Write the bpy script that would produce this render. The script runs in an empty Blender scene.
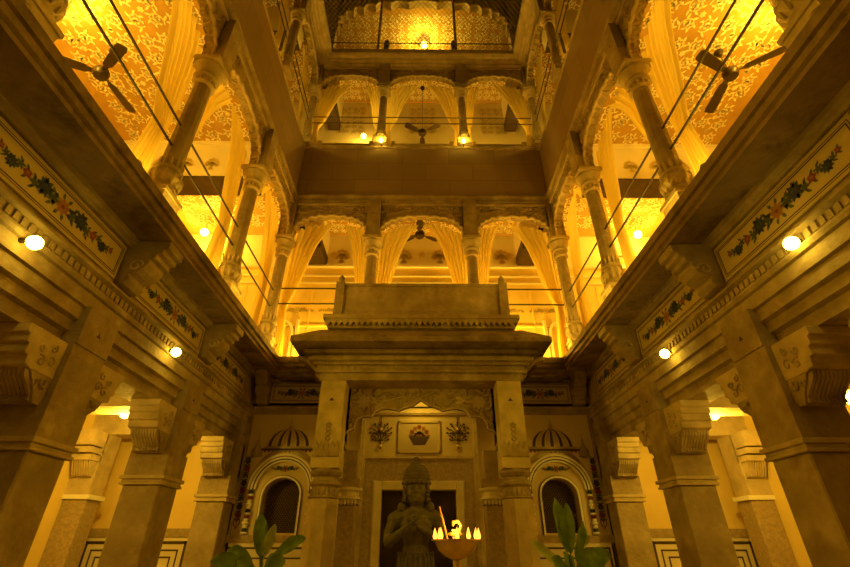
import bpy, bmesh, math, random
from math import pi, sin, cos, radians
from mathutils import Vector, Matrix
random.seed(7)
sc = bpy.context.scene
COL = sc.collection

# ------------------------------------------------------------------ camera, sky, exposure
cam_d = bpy.data.cameras.new('camera'); cam = bpy.data.objects.new('camera', cam_d); COL.objects.link(cam)
cam_d.lens = 18.85; cam_d.sensor_width = 36; cam_d.clip_start = .05
cam.location = (0, 0, .8); cam.rotation_euler = (radians(90 + 31.15), 0, radians(-.5))
sc.camera = cam
world = bpy.data.worlds.new('night'); sc.world = world; world.use_nodes = True
world.node_tree.nodes['Background'].inputs[0].default_value = (.05, .034, .003, 1)
world.node_tree.nodes['Background'].inputs[1].default_value = .35
sc.view_settings.view_transform = 'Standard'; sc.view_settings.look = 'None'
sc.view_settings.gamma = 1; sc.view_settings.exposure = 0.0
WARM = (1.0, .60, .009)
GOLD = (1.0, .60, .045)
P_SPOT, P_AISLE, P_CEIL, P_UP, P_UP2, P_PAV, P_FILL = 50, 75, 120, 80, 48, 260, 14

def light(name, loc, power, color=WARM, r=.06, parent=None, kind='POINT'):
    d = bpy.data.lights.new(name, kind); d.energy = power; d.color = color; d.shadow_soft_size = r
    o = bpy.data.objects.new(name, d); COL.objects.link(o)
    if parent: o.parent = parent; o.location = Vector(loc) - parent.location
    else: o.location = loc
    return o

# ------------------------------------------------------------------ materials
def mat(name, col, rough=.75, var=.18, scale=6, bump=.15, metal=0, bscale=None, stain=None):
    m = bpy.data.materials.new(name); m.use_nodes = True
    nt = m.node_tree; N = nt.nodes; L = nt.links; b = N['Principled BSDF']
    b.inputs['Roughness'].default_value = rough; b.inputs['Metallic'].default_value = metal
    b.inputs['Specular IOR Level'].default_value = .3
    tc = N.new('ShaderNodeTexCoord')
    n1 = N.new('ShaderNodeTexNoise'); n1.inputs['Scale'].default_value = scale; n1.inputs['Detail'].default_value = 6
    L.new(tc.outputs['Object'], n1.inputs['Vector'])
    r = N.new('ShaderNodeValToRGB')
    r.color_ramp.elements[0].position = .3; r.color_ramp.elements[1].position = .7
    r.color_ramp.elements[0].color = tuple(c * (1 - var) for c in col) + (1,)
    r.color_ramp.elements[1].color = tuple(min(1, c * (1 + var)) for c in col) + (1,)
    L.new(n1.outputs['Fac'], r.inputs['Fac']); out = r.outputs['Color']
    if stain:
        n3 = N.new('ShaderNodeTexNoise'); n3.inputs['Scale'].default_value = 1.3; n3.inputs['Detail'].default_value = 8; n3.inputs['Roughness'].default_value = .7
        L.new(tc.outputs['Object'], n3.inputs['Vector'])
        r3 = N.new('ShaderNodeValToRGB'); r3.color_ramp.elements[0].position = .45; r3.color_ramp.elements[1].position = .62
        L.new(n3.outputs['Fac'], r3.inputs['Fac'])
        mx = N.new('ShaderNodeMixRGB'); mx.inputs[2].default_value = tuple(stain) + (1,)
        L.new(r3.outputs['Color'], mx.inputs[0]); L.new(out, mx.inputs[1]); out = mx.outputs[0]
    L.new(out, b.inputs['Base Color'])
    if bump:
        n2 = N.new('ShaderNodeTexNoise'); n2.inputs['Scale'].default_value = bscale or scale * 6; n2.inputs['Detail'].default_value = 5
        L.new(tc.outputs['Object'], n2.inputs['Vector'])
        bp = N.new('ShaderNodeBump'); bp.inputs['Strength'].default_value = bump; bp.inputs['Distance'].default_value = .02
        L.new(n2.outputs['Fac'], bp.inputs['Height']); L.new(bp.outputs['Normal'], b.inputs['Normal'])
    return m
def carved(name, col, scale=9):
    m = mat(name, col, .8, .12, 5, 0)
    nt = m.node_tree; N = nt.nodes; L = nt.links; b = N['Principled BSDF']
    tc = N.new('ShaderNodeTexCoord'); nz = N.new('ShaderNodeTexNoise'); nz.inputs['Scale'].default_value = 3
    L.new(tc.outputs['Object'], nz.inputs['Vector'])
    mx = N.new('ShaderNodeMixRGB'); mx.inputs[0].default_value = .35
    L.new(tc.outputs['Object'], mx.inputs[1]); L.new(nz.outputs['Color'], mx.inputs[2])
    v = N.new('ShaderNodeTexVoronoi'); v.inputs['Scale'].default_value = scale; v.feature = 'SMOOTH_F1'
    L.new(mx.outputs[0], v.inputs['Vector'])
    ma = N.new('ShaderNodeMath'); ma.operation = 'SINE'
    mb = N.new('ShaderNodeMath'); mb.operation = 'MULTIPLY'; mb.inputs[1].default_value = 18
    L.new(v.outputs['Distance'], mb.inputs[0]); L.new(mb.outputs[0], ma.inputs[0])
    bp = N.new('ShaderNodeBump'); bp.inputs['Strength'].default_value = .8; bp.inputs['Distance'].default_value = .02
    L.new(ma.outputs[0], bp.inputs['Height']); L.new(bp.outputs['Normal'], b.inputs['Normal'])
    return m
def blocks(name, col):
    m = mat(name, col, .75, .12, 2.2, 0)
    nt = m.node_tree; N = nt.nodes; L = nt.links; b = N['Principled BSDF']
    tc = N.new('ShaderNodeTexCoord'); sp = N.new('ShaderNodeSeparateXYZ'); L.new(tc.outputs['Object'], sp.inputs[0])
    ad = N.new('ShaderNodeMath'); L.new(sp.outputs[0], ad.inputs[0]); L.new(sp.outputs[1], ad.inputs[1])
    cb = N.new('ShaderNodeCombineXYZ'); L.new(ad.outputs[0], cb.inputs[0]); L.new(sp.outputs[2], cb.inputs[1])
    br = N.new('ShaderNodeTexBrick'); br.inputs['Scale'].default_value = 1; br.inputs['Brick Width'].default_value = 1.15
    br.inputs['Row Height'].default_value = .55; br.inputs['Mortar Size'].default_value = .006
    br.inputs['Color1'].default_value = tuple(c * .86 for c in col) + (1,); br.inputs['Color2'].default_value = tuple(c * 1.08 for c in col) + (1,)
    br.inputs['Mortar'].default_value = tuple(c * .55 for c in col) + (1,)
    L.new(cb.outputs[0], br.inputs['Vector'])
    src = b.inputs['Base Color'].links[0].from_socket
    mx = N.new('ShaderNodeMixRGB'); mx.inputs[0].default_value = .85
    L.new(src, mx.inputs[1]); L.new(br.outputs['Color'], mx.inputs[2]); L.new(mx.outputs[0], b.inputs['Base Color'])
    return m
def emis(name, col, s):
    m = bpy.data.materials.new(name); m.use_nodes = True; b = m.node_tree.nodes['Principled BSDF']
    b.inputs['Base Color'].default_value = tuple(col) + (1,); b.inputs['Emission Color'].default_value = tuple(col) + (1,)
    b.inputs['Emission Strength'].default_value = s
    return m
def cloth(name, col):
    m = bpy.data.materials.new(name); m.use_nodes = True; nt = m.node_tree; N = nt.nodes; L = nt.links
    b = N['Principled BSDF']; b.inputs['Base Color'].default_value = tuple(col) + (1,); b.inputs['Roughness'].default_value = .8
    tr = N.new('ShaderNodeBsdfTranslucent'); tr.inputs[0].default_value = tuple(col) + (1,)
    tp = N.new('ShaderNodeBsdfTransparent')
    mx = N.new('ShaderNodeMixShader'); mx.inputs[0].default_value = .55
    L.new(b.outputs[0], mx.inputs[1]); L.new(tr.outputs[0], mx.inputs[2])
    m2 = N.new('ShaderNodeMixShader'); m2.inputs[0].default_value = .12
    L.new(mx.outputs[0], m2.inputs[1]); L.new(tp.outputs[0], m2.inputs[2])
    tc = N.new('ShaderNodeTexCoord'); wv = N.new('ShaderNodeTexNoise'); wv.inputs['Scale'].default_value = 30
    L.new(tc.outputs['Object'], wv.inputs['Vector'])
    L.new(m2.outputs[0], N['Material Output'].inputs[0])
    return m
def leafm(name, col):
    m = mat(name, col, .45, .3, 14, .05)
    nt = m.node_tree; N = nt.nodes; L = nt.links; b = N['Principled BSDF']
    tr = N.new('ShaderNodeBsdfTranslucent'); tr.inputs[0].default_value = tuple(col) + (1,)
    mx = N.new('ShaderNodeMixShader'); mx.inputs[0].default_value = .3
    L.new(b.outputs[0], mx.inputs[1]); L.new(tr.outputs[0], mx.inputs[2]); L.new(mx.outputs[0], N['Material Output'].inputs[0])
    return m
STONE = mat('sandstone', (.42, .33, .19), .72, .28, 3.4, .5, stain=(.27, .19, .09))
STONE_L = mat('pale_sandstone', (.54, .43, .25), .68, .22, 5, .45)
CARVE = carved('carved_sandstone', (.40, .30, .17))
BLOCK = blocks('sandstone_blocks', (.36, .25, .13))
SLAB = mat('weathered_slab', (.30, .21, .11), .8, .3, 2.5, .3, stain=(.12, .08, .04))
PLAST = mat('ochre_plaster', (.62, .50, .25), .7, .08, 3, .06)
PANELP = mat('cream_panel_paint', (.50, .40, .20), .6, .06, 4, .04)
YWALL = mat('yellow_wall_paint', (.82, .62, .2), .6, .06, 2, .05)
CREAM = mat('cream_wall_paint', (.82, .72, .5), .6, .04, 2, .04)
CEILB = mat('damask_ground', (.50, .30, .07), .55, .08, 5, 0)
CEILF = mat('damask_figure', (.95, .85, .55), .45, .04, 5, 0)
MARBLE = mat('pale_marble', (.72, .62, .45), .4, .12, 5, .05)
PINKST = mat('speckled_stone', (.40, .30, .17), .7, .22, 26, .2)
WOOD = mat('dark_timber', (.06, .035, .02), .5, .3, 6, .1)
IRON = mat('iron_paint', (.05, .032, .018), .5, .2, 9, .05)
STATUE = mat('dark_statue_stone', (.12, .10, .05), .5, .3, 14, .35)
BRASS = mat('brass', (.85, .62, .22), .32, .15, 8, .1, metal=.75)
FANM = mat('brown_fan_enamel', (.045, .026, .012), .4, .1, 6, 0)
CURT = cloth('yellow_voile', (.95, .82, .30))
INKB = mat('blue_paint', (.035, .05, .16), .6, .1, 9, 0)
INKG = mat('green_paint', (.08, .10, .035), .6, .1, 9, 0)
INKR = mat('red_paint', (.26, .06, .025), .6, .1, 9, 0)
INKO = mat('orange_paint', (.36, .17, .05), .6, .1, 9, 0)
INKD = mat('dark_line_paint', (.07, .045, .03), .6, .1, 9, 0)
WHITE = mat('white_paint', (.85, .8, .68), .5, .04, 9, 0)
FLOORM = mat('stone_paving', (.34, .27, .17), .6, .15, 3, .1)
LEAF = leafm('leaf_green', (.17, .27, .03))
LEAF2 = leafm('pale_leaf_green', (.42, .48, .08))
STEM = mat('stem_green', (.08, .12, .03), .5, .2, 9, 0)
POT = mat('terracotta_pot', (.3, .13, .06), .8, .2, 6, .1)
NETM = mat('net_cord', (.32, .22, .10), .8, .1, 6, 0)
BULB = emis('bulb_glow', (1.0, .66, .06), 30)
BULB2 = emis('globe_glow', (1.0, .66, .08), 14)
FLAME = emis('flame_glow', (1.0, .34, .04), 3.2)
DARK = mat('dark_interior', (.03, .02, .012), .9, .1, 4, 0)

# ------------------------------------------------------------------ mesh builder
def FR_left(u, n, z): return Vector((-3.04 + n, u, z))
def FR_right(u, n, z): return Vector((3.04 - n, u, z))
def FR_back(u, n, z): return Vector((u, 8.0 - n, z))
def FR_id(x, y, z): return Vector((x, y, z))
class MB:
    def __init__(s, F=FR_id): s.v = []; s.f = []; s.m = []; s.F = F
    def add(s, pts, faces, m=0):
        b = len(s.v); s.v += [s.F(*p) for p in pts]
        for f in faces: s.f.append([b + i for i in f]); s.m.append(m)
    def box(s, a0, a1, b0, b1, z0, z1, m=0):
        p = [(a, b, z) for z in (z0, z1) for a, b in ((a0, b0), (a1, b0), (a1, b1), (a0, b1))]
        s.add(p, [(0, 3, 2, 1), (4, 5, 6, 7), (0, 1, 5, 4), (1, 2, 6, 5), (2, 3, 7, 6), (3, 0, 4, 7)], m)
    def prism(s, prof, ax, c0, c1, m=0, caps=True):
        # prof 2D; ax 'u': prof=(n,z); ax 'n': prof=(u,z); ax 'z': prof=(u,n)
        def P(q, c): return {'u': (c, q[0], q[1]), 'n': (q[0], c, q[1]), 'z': (q[0], q[1], c)}[ax]
        n = len(prof); pts = [P(q, c0) for q in prof] + [P(q, c1) for q in prof]
        fs = [(i, (i + 1) % n, n + (i + 1) % n, n + i) for i in range(n)]
        if caps: fs += [tuple(range(n))[::-1], tuple(range(n, 2 * n))]
        s.add(pts, fs, m)
    def lathe(s, cu, cn, prof, seg=16, m=0, sq=1.0, rot=0.0):
        pts = []; k = len(prof)
        for r, z in prof:
            for i in range(seg):
                a = 2 * pi * i / seg + rot
                pts.append((cu + r * cos(a), cn + r * sin(a) * sq, z))
        fs = [(j * seg + i, j * seg + (i + 1) % seg, (j + 1) * seg + (i + 1) % seg, (j + 1) * seg + i) for j in range(k - 1) for i in range(seg)]
        fs += [tuple(range(seg))[::-1], tuple(range((k - 1) * seg, k * seg))]
        s.add(pts, fs, m)
    def tube(s, path, r, m=0, seg=6):
        path = [Vector(p) for p in path]; n = len(path); pts = []
        rr = r if isinstance(r, (list, tuple)) else [r] * n
        for i, p in enumerate(path):
            t = (path[min(i + 1, n - 1)] - path[max(i - 1, 0)]).normalized()
            if i == 0: a = t.cross(Vector((0, 0, 1)) if abs(t.z) < .9 else Vector((1, 0, 0))).normalized()
            else: a = (a - t * a.dot(t)).normalized()
            b = t.cross(a)
            for k in range(seg):
                g = 2 * pi * k / seg; pts.append(tuple(p + (a * cos(g) + b * sin(g)) * rr[i]))
        fs = [(j * seg + i, j * seg + (i + 1) % seg, (j + 1) * seg + (i + 1) % seg, (j + 1) * seg + i) for j in range(n - 1) for i in range(seg)]
        fs += [tuple(range(seg))[::-1], tuple(range((n - 1) * seg, n * seg))]
        s.add(pts, fs, m)
    def ball(s, c, r, m=0, seg=12, rings=8):
        rx, ry, rz = r if isinstance(r, tuple) else (r, r, r)
        pts = []; 
        for j in range(rings + 1):
            t = pi * j / rings
            for i in range(seg):
                a = 2 * pi * i / seg
                q = max(sin(t), .02)
                pts.append((c[0] + rx * q * cos(a), c[1] + ry * q * sin(a), c[2] - rz * cos(t)))
        fs = [(j * seg + i, j * seg + (i + 1) % seg, (j + 1) * seg + (i + 1) % seg, (j + 1) * seg + i) for j in range(rings) for i in range(seg)]
        fs += [tuple(range(seg))[::-1], tuple(range(rings * seg, (rings + 1) * seg))]
        s.add(pts, fs, m)
    def grid(s, P, nu, nv, m=0):
        pts = [P(i / nu, j / nv) for j in range(nv + 1) for i in range(nu + 1)]
        s.add(pts, [(j * (nu + 1) + i, j * (nu + 1) + i + 1, (j + 1) * (nu + 1) + i + 1, (j + 1) * (nu + 1) + i) for j in range(nv) for i in range(nu)], m)
    def paint(s, polys, M, off=0.0):
        # polys: [(pts2d, mat)], M maps (a, b) -> local point
        for i, (pp, m) in enumerate(polys):
            s.add([M(a, b) for a, b in pp], [tuple(range(len(pp)))], m)
    def build(s, name, mats, parent=None, loc=None, smooth=False, recalc=True, wn=None):
        if not isinstance(mats, (list, tuple)): mats = [mats]
        if parent is not None: o0 = parent.matrix_world.translation if False else Vector(parent.get('_wl', parent.location))
        elif loc is not None: o0 = Vector(loc)
        else:
            xs = [p.x for p in s.v]; ys = [p.y for p in s.v]; zs = [p.z for p in s.v]
            o0 = Vector(((min(xs) + max(xs)) / 2, (min(ys) + max(ys)) / 2, min(zs)))
        me = bpy.data.meshes.new(name)
        me.from_pydata([tuple(p - o0) for p in s.v], [], s.f)
        for mm in mats: me.materials.append(mm)
        me.polygons.foreach_set('material_index', s.m)
        if recalc:
            bm = bmesh.new(); bm.from_mesh(me); bmesh.ops.recalc_face_normals(bm, faces=bm.faces); bm.to_mesh(me); bm.free()
        if smooth:
            me.polygons.foreach_set('use_smooth', [True] * len(me.polygons)); me.set_sharp_from_angle(angle=radians(38))
        me.update()
        o = bpy.data.objects.new(name, me); COL.objects.link(o)
        o['_wl'] = tuple(o0)
        if parent is not None:
            o.parent = parent; o['_wl'] = tuple(o0)
        else: o.location = o0
        return o
def thing(name, loc, label, cat, group=None):
    o = bpy.data.objects.new(name, None); COL.objects.link(o); o.location = loc; o.empty_display_size = .2
    o['label'] = label; o['category'] = cat
    if group: o['group'] = group
    return o
def tag(o, label, cat, group=None):
    o['label'] = label; o['category'] = cat
    if group: o['group'] = group
    return o
def struct(o): o['kind'] = 'structure'; return o
def bevel(o, w=.008):
    m = o.modifiers.new('bevel', 'BEVEL'); m.width = w; m.segments = 1; m.limit_method = 'ANGLE'; m.angle_limit = radians(40)
    return o

# ------------------------------------------------------------------ painted motifs (2D polygons)
def leafp(x, y, a, l, w, m, n=5):
    c, s_ = cos(a), sin(a); P = []
    for i in range(n + 1):
        t = i / n; P.append((l * t, w * sin(pi * t ** .8)))
    for i in range(n - 1, 0, -1):
        t = i / n; P.append((l * t, -w * sin(pi * t ** .8) * .7))
    return ([(x + c * p - s_ * q, y + s_ * p + c * q) for p, q in P], m)
def flower(x, y, r, n, m1, m2, rot=0):
    L = [leafp(x + cos(rot + 2 * pi * k / n) * r * .2, y + sin(rot + 2 * pi * k / n) * r * .2, rot + 2 * pi * k / n, r * .85, r * .85 * pi / n * .9, m1) for k in range(n)]
    L.append(([(x + r * .27 * cos(2 * pi * k / 8), y + r * .27 * sin(2 * pi * k / 8)) for k in range(8)], m2)); return L
def ribbon(pts, w, m):
    out = []
    for a, b in zip(pts[:-1], pts[1:]):
        dx, dy = b[0] - a[0], b[1] - a[1]; d = math.hypot(dx, dy) or 1; nx, ny = -dy / d * w / 2, dx / d * w / 2
        out.append(([(a[0] + nx, a[1] + ny), (b[0] + nx, b[1] + ny), (b[0] - nx, b[1] - ny), (a[0] - nx, a[1] - ny)], m))
    return out
def vine(L, h, mg=1, mb=2, mr=3, mo=4, seed=1):
    # centred on 0; large flower in the middle, dwindling to both ends
    R = random.Random(seed); out = []
    out += flower(0, 0, h * .42, 8, mo, mr, .2)
    for a in range(8): out.append(leafp(h * .4 * cos(a * pi / 4 + .3), h * .33 * sin(a * pi / 4 + .3), a * pi / 4 + .3, h * .3, h * .1, mg))
    for sg in (-1, 1):
        x = h * .6; k = 0
        while x < L / 2:
            t = 1 - x / (L / 2); sz = h * (.18 + .26 * t); y = sin(k * 2.1) * h * .12
            if k % 4 == 1: out += flower(sg * x, y, sz * 1.25, 9, mb, mb, k)
            elif k % 4 == 3: out += flower(sg * x, y, sz * .8, 5, mr, mo, k)
            else:
                for q in range(5): out.append(leafp(sg * x, y, q * 1.256 + k, sz * .95, sz * .26, mg))
            for q in (-1, 1):
                out.append(leafp(sg * x, y + q * sz * .5, (0 if sg > 0 else pi) + q * sg * .8, sz * .9, sz * .24, mg))
            x += sz * 1.35; k += 1
        out += ribbon([(sg * (i / 12) * L / 2, sin(i * 1.7) * h * .08) for i in range(13)], h * .025, mg)
    return out
def bouquet(w, h, m=1, m2=2, m3=3):
    out = []
    for k in range(7):
        a = pi / 2 + (k - 3) * .42; r = h * (.5 - .03 * abs(k - 3))
        out += ribbon([(0, 0), (cos(a) * r * .6 * w / h, sin(a) * r * .6), (cos(a) * r * w / h, sin(a) * r)], h * .02, m)
        out += flower(cos(a) * r * w / h, sin(a) * r, h * .11, 6, m2 if k % 2 else m3, m)
        out.append(leafp(cos(a) * r * .4, sin(a) * r * .4, a + .5, h * .16, h * .04, m)); out.append(leafp(cos(a) * r * .4, sin(a) * r * .4, a - .5, h * .16, h * .04, m))
    out += flower(0, h * .18, h * .15, 7, m3, m2)
    for k in range(4): out.append(leafp(0, -h * .02, -pi / 2 + (k - 1.5) * .5, h * .25, h * .05, m))
    return out
def scroll_tile(seed, S=.62, m=1):
    R = random.Random(seed); out = []
    for cx, cy, dr in ((.26, .26, 1), (.74, .3, -1), (.28, .76, -1), (.76, .76, 1)):
        a0 = R.random() * 6.28; pts = []
        for i in range(17):
            t = i / 16; r = .21 * (1 - t * .82); a = a0 + dr * t * 8.2
            pts.append(((cx + r * cos(a)) * S, (cy + r * sin(a)) * S))
        out += ribbon(pts, .03 * S, m)
        for i in range(1, 16):
            x, y = pts[i]; dx, dy = pts[i + 1][0] - pts[i - 1][0], pts[i + 1][1] - pts[i - 1][1]; a = math.atan2(dy, dx)
            out.append(leafp(x, y, a + dr * (-.75 if i % 2 else .85), S * (.17 if i % 2 else .10) * (1.15 - i / 20), S * (.036 if i % 2 else .026), m))
        out += flower(pts[-1][0], pts[-1][1], .075 * S, 5, m, m, a0)
    out += flower(.5 * S, .52 * S, .085 * S, 6, m, m, 1)
    out += flower(0.02 * S, .5 * S, .06 * S, 5, m, m, 1)
    return out
TILES = [scroll_tile(k) for k in range(6)]
TILE4 = [scroll_tile(k + 20, .42) for k in range(4)]
def damask(mb, x0, x1, y0, y1, M, tiles=TILES, S=.62):
    ny = int((y1 - y0) / S); nx = int((x1 - x0) / S)
    if nx < 1 or ny < 1: return
    ox = (x1 - x0 - nx * S) / 2; oy = (y1 - y0 - ny * S) / 2
    for i in range(nx):
        for j in range(ny):
            t = tiles[(i * 3 + j * 5) % len(tiles)]; fl = (i + j) % 2
            mb.paint([([((S - a if fl else a) + x0 + ox + i * S, b + y0 + oy + j * S) for a, b in pp], m) for pp, m in t], M)

SIDES = (('left', FR_left, -1), ('right', FR_right, 1))
# ------------------------------------------------------------------ ground, outer walls, floors, ceilings
b = MB(); b.box(-8, 8, -3.5, 10, -.2, 0); struct(b.build('floor', FLOORM))
for nm, F, s in SIDES:
    b = MB(F)   # aisle outer wall on the ground floor
    b.box(-3, 8.3, -2.4, -2.21, 0, 3.4, 0); struct(b.build('wall_aisle_' + nm, YWALL))
    b = MB(F)   # end wall of the aisle, with dado and fret border
    b.box(8.0, 8.25, -2.21, -.45, 0, 3.4, 0); struct(b.build('wall_aisle_end_' + nm, YWALL))
    b = MB(F)
    b.box(7.955, 7.999, -2.2, -.46, 0, 1.0, 0); b.box(7.94, 7.999, -2.2, -.46, 1.0, 1.12, 1)
    for k, (w, m) in enumerate(((.04, 2), (.07, 0), (.022, 2), (.07, 0), (.022, 2))):
        o = .05 + sum((.04, .07, .022, .07, .022)[:k]); nn0, nn1 = -2.15 + o, -.5 - o
        if m == 2:
            for (a0, a1, z0, z1) in ((nn0, nn1, 1.0 - o - w, 1.0 - o), (nn0, nn0 + w, .1, 1.0 - o), (nn1 - w, nn1, .1, 1.0 - o)):
                b.box(7.95, 7.956, a0, a1, z0, z1, 2)
    struct(b.build('trim_dado_' + nm, [CREAM, PINKST, INKD]))
    b = MB(F); b.box(-3, 8.25, -2.21, -.4, 3.0, 3.15); struct(b.build('ceiling_aisle_' + nm, STONE))
    # first floor gallery
    b = MB(F); b.box(-3, 9.2, -3.0, .1, 3.62, 3.86); struct(b.build('floor_gallery_' + nm, STONE))
    b = MB(F); b.box(-3, 9.35, -3.1, -2.96, 3.86, 7.9, 0)
    b.box(-3, 9.2, -2.96, -2.92, 6.8, 6.92, 1); b.box(-3, 9.2, -2.96, -2.93, 4.8, 4.86, 1)
    struct(b.build('wall_gallery_' + nm, [YWALL, CREAM]))
    b = MB(F); b.box(-3, 9.2, -3.0, -.1, 7.8, 7.95, 0)
    damask(b, .6, 9.15, -2.95, -.12, lambda u, n: (u, n, 7.796)); struct(b.build('ceiling_gallery_' + nm, [CEILB, CEILF]))
    # second floor gallery
    b = MB(F); b.box(-3, 9.2, -3.0, .0, 9.55, 9.7); struct(b.build('floor_upper_gallery_' + nm, STONE))
    b = MB(F); b.box(-3, 9.35, -3.1, -2.96, 9.7, 13.2, 0)
    struct(b.build('wall_upper_gallery_' + nm, [CREAM, CEILF]))
    b = MB(F); b.box(-3, 9.2, -3.0, -.1, 13.1, 13.3, 0)
    damask(b, 3.5, 9.15, -2.0, -.12, lambda u, n: (u, n, 13.096)); struct(b.build('ceiling_upper_gallery_' + nm, [CEILB, CEILF]))
# back galleries
b = MB(); b.box(-2.94, 2.94, 7.9, 9.2, 3.62, 3.86); struct(b.build('floor_gallery_back', STONE))
b = MB()
b.box(-6.1, 6.1, 9.2, 9.35, 3.86, 6.86, 0); b.box(-6.1, 6.1, 9.2, 9.35, 6.86, 7.9, 1)
b.box(-6.0, 6.0, 9.13, 9.2, 6.80, 6.88, 1)
for z in (6.55, 6.35): b.box(-6, 6, 9.175, 9.2, z, z + .035, 1)
b.box(-6, 6, 9.17, 9.2, 5.2, 5.24, 0)
for x in (-5.4, -4.2, -2.6, -1.05, 1.05, 2.6, 4.2, 5.4): b.box(x - .02, x + .02, 9.18, 9.2, 3.9, 6.3, 0)
for x in (-5.0, -3.4, -.45, .45, 3.4, 5.0, -2.0, 2.0):
    b.paint([([(x + p, 7.05 + q) for p, q in pp], m) for pp, m in bouquet(.42, .55, 2, 3, 3)], lambda a, c: (a, 9.194, c))
for x in (-2.2, 0, 2.2): b.paint([([(x + p, 7.2 + q) for p, q in pp], m) for pp, m in flower(0, 0, .1, 6, 3, 2)], lambda a, c: (a, 9.193, c))
for x in (-4.7, -2.9, -2.0, 2.0, 2.9, 4.7):
    b.paint([([(x + p, 5.62 + q) for p, q in pp], m) for pp, m in vine(.75, .14, 2, 2, 2, 3, 5)], lambda a, c: (a, 9.193, c))
struct(b.build('wall_gallery_back', [YWALL, CREAM, mat('faded_stencil', (.5, .36, .13), .6, .1, 8, 0), mat('ochre_stencil', (.66, .48, .16), .6, .1, 8, 0)]))
b = MB(); b.box(-2.94, 2.94, 8.1, 9.2, 7.8, 7.95, 0); damask(b, -2.9, 2.9, 8.15, 9.19, lambda u, n: (u, n, 7.796), TILE4, .42); struct(b.build('ceiling_gallery_back', [CEILB, CEILF]))
b = MB(); b.box(-2.94, 2.94, 7.97, 9.2, 9.55, 9.7); struct(b.build('floor_upper_gallery_back', STONE))
b = MB(); b.box(-6.1, 6.1, 9.2, 9.35, 9.7, 13.2, 0)
for x in (-2.2, 0, 2.2): damask(b, x - .43, x + .43, 11.6, 12.9, lambda a, c: (a, 9.194, c), TILE4, .42)
struct(b.build('wall_upper_gallery_back', [CREAM, mat('gold_stencil', (.55, .42, .18), .5, .1, 8, 0)]))
b = MB(); b.box(-2.94, 2.94, 8.1, 9.2, 13.1, 13.3, 0); damask(b, -2.9, 2.9, 8.15, 9.19, lambda u, n: (u, n, 13.096), TILE4, .42); struct(b.build('ceiling_upper_gallery_back', [CEILB, CEILF]))

# plain storey band of the shaft between the two arcades, cornices above and below
CORN = [(-.1, 7.74), (.05, 7.74), (.05, 7.80), (.09, 7.82), (.09, 7.88), (.05, 7.90), (.13, 7.95), (.13, 8.0), (.09, 8.02), (.06, 8.05), (-.1, 8.05)]
RAIL = [(-.1, 9.62), (.03, 9.62), (.06, 9.64), (.07, 9.67), (.06, 9.70), (.04, 9.72), (.04, 9.76), (-.1, 9.76)]
TOPC = [(-.1, 13.0), (.08, 13.0), (.10, 13.04), (.16, 13.05), (.16, 13.10), (.24, 13.12), (.26, 13.16), (.33, 13.17), (.39, 13.22), (.39, 13.42), (-.1, 13.42)]
for nm, F, u0, u1 in (('left', FR_left, -3, 8.03), ('right', FR_right, -3, 8.03), ('back', FR_back, -3.07, 3.07)):
    b = MB(F); b.prism([(-.1, 8.05), (.04, 8.05), (.04, 9.62), (-.1, 9.62)], 'u', u0, u1); struct(b.build('wall_band_' + nm, BLOCK, loc=(0, 0, 8)))
    b = MB(F); b.prism(CORN, 'u', u0, u1); struct(b.build('trim_cornice_' + nm, STONE))
    b = MB(F); b.prism(RAIL, 'u', u0, u1, 0)
    u = u0 + .05
    while u < u1 - .05 and (nm == 'back' or u > 1):
        b.tube([(u, .068, 9.645), (u + .05, .068, 9.695)], .014, 0, 5); u += .07
        if u < 1 and nm != 'back': u = 1
    struct(b.build('trim_rope_moulding_' + nm, STONE_L))
    b = MB(F); b.prism(TOPC, 'u', u0, u1, 0)
    e0 = max(u0, 2) if nm != 'back' else -2.65
    e1 = 7.6 if nm != 'back' else 2.65
    u = e0
    while u < e1: b.box(u, u + .05, .375, .405, 13.24, 13.29, 0); u += .09
    struct(b.build('trim_roof_cornice_' + nm, STONE_L))

# ------------------------------------------------------------------ ground floor arcade : beams, dentils, friezes, balcony slabs
def dent(b, u0, u1, n, z0, z1, st=.075, w=.045, m=0):
    u = u0 + .02
    while u + w < u1: b.box(u, u + w, n - .02, n + .006, z0, z1, m); u += st
BEAM = [(-.45, 2.35), (-.12, 2.35), (-.12, 2.46), (-.075, 2.48), (-.075, 2.57), (-.03, 2.59), (-.03, 2.70), (.0, 2.71), (.0, 2.83), (.03, 2.84), (.045, 2.87), (.045, 2.89), (.02, 2.90), (.02, 2.98), (.07, 3.0), (.07, 3.02), (0, 3.06), (0, 3.5), (.04, 3.5), (.04, 3.53), (.09, 3.54), (.09, 3.62), (-.45, 3.62)]
for nm, F, s in SIDES:
    b = MB(F); b.prism(BEAM, 'u', -.5, 8.0, 0); dent(b, 1.5, 8.0, .03, 2.905, 2.975)
    struct(b.build('trim_beam_' + nm, STONE))
    b = MB(F)
    b.prism([(-.1, 3.60), (.44, 3.58), (.44, 3.62), (.47, 3.64), (.47, 3.70), (.5, 3.71), (.5, 3.8), (-.1, 3.8)], 'u', -.5, 8.0, 0)
    struct(b.build('trim_balcony_slab_' + nm, SLAB))
b = MB(FR_back)
b.prism([(-.05, 2.9), (.02, 2.9), (.02, 2.98), (.05, 3.0), (.05, 3.03), (0.0, 3.06), (0.0, 3.5), (.06, 3.5), (.06, 3.53), (-.05, 3.53)], 'u', -3.04, 3.04, 0)
dent(b, -3.04, 3.04, .02, 2.905, 2.975); struct(b.build('trim_beam_back', STONE))
b = MB(FR_back)
b.prism([(-.1, 3.50), (.30, 3.50), (.30, 3.54), (.38, 3.56), (.38, 3.61), (.46, 3.63), (.46, 3.68), (.5, 3.7), (.5, 3.8), (-.1, 3.8)], 'u', -2.6, 2.6, 0)
struct(b.build('trim_balcony_slab_back', SLAB))

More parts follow.
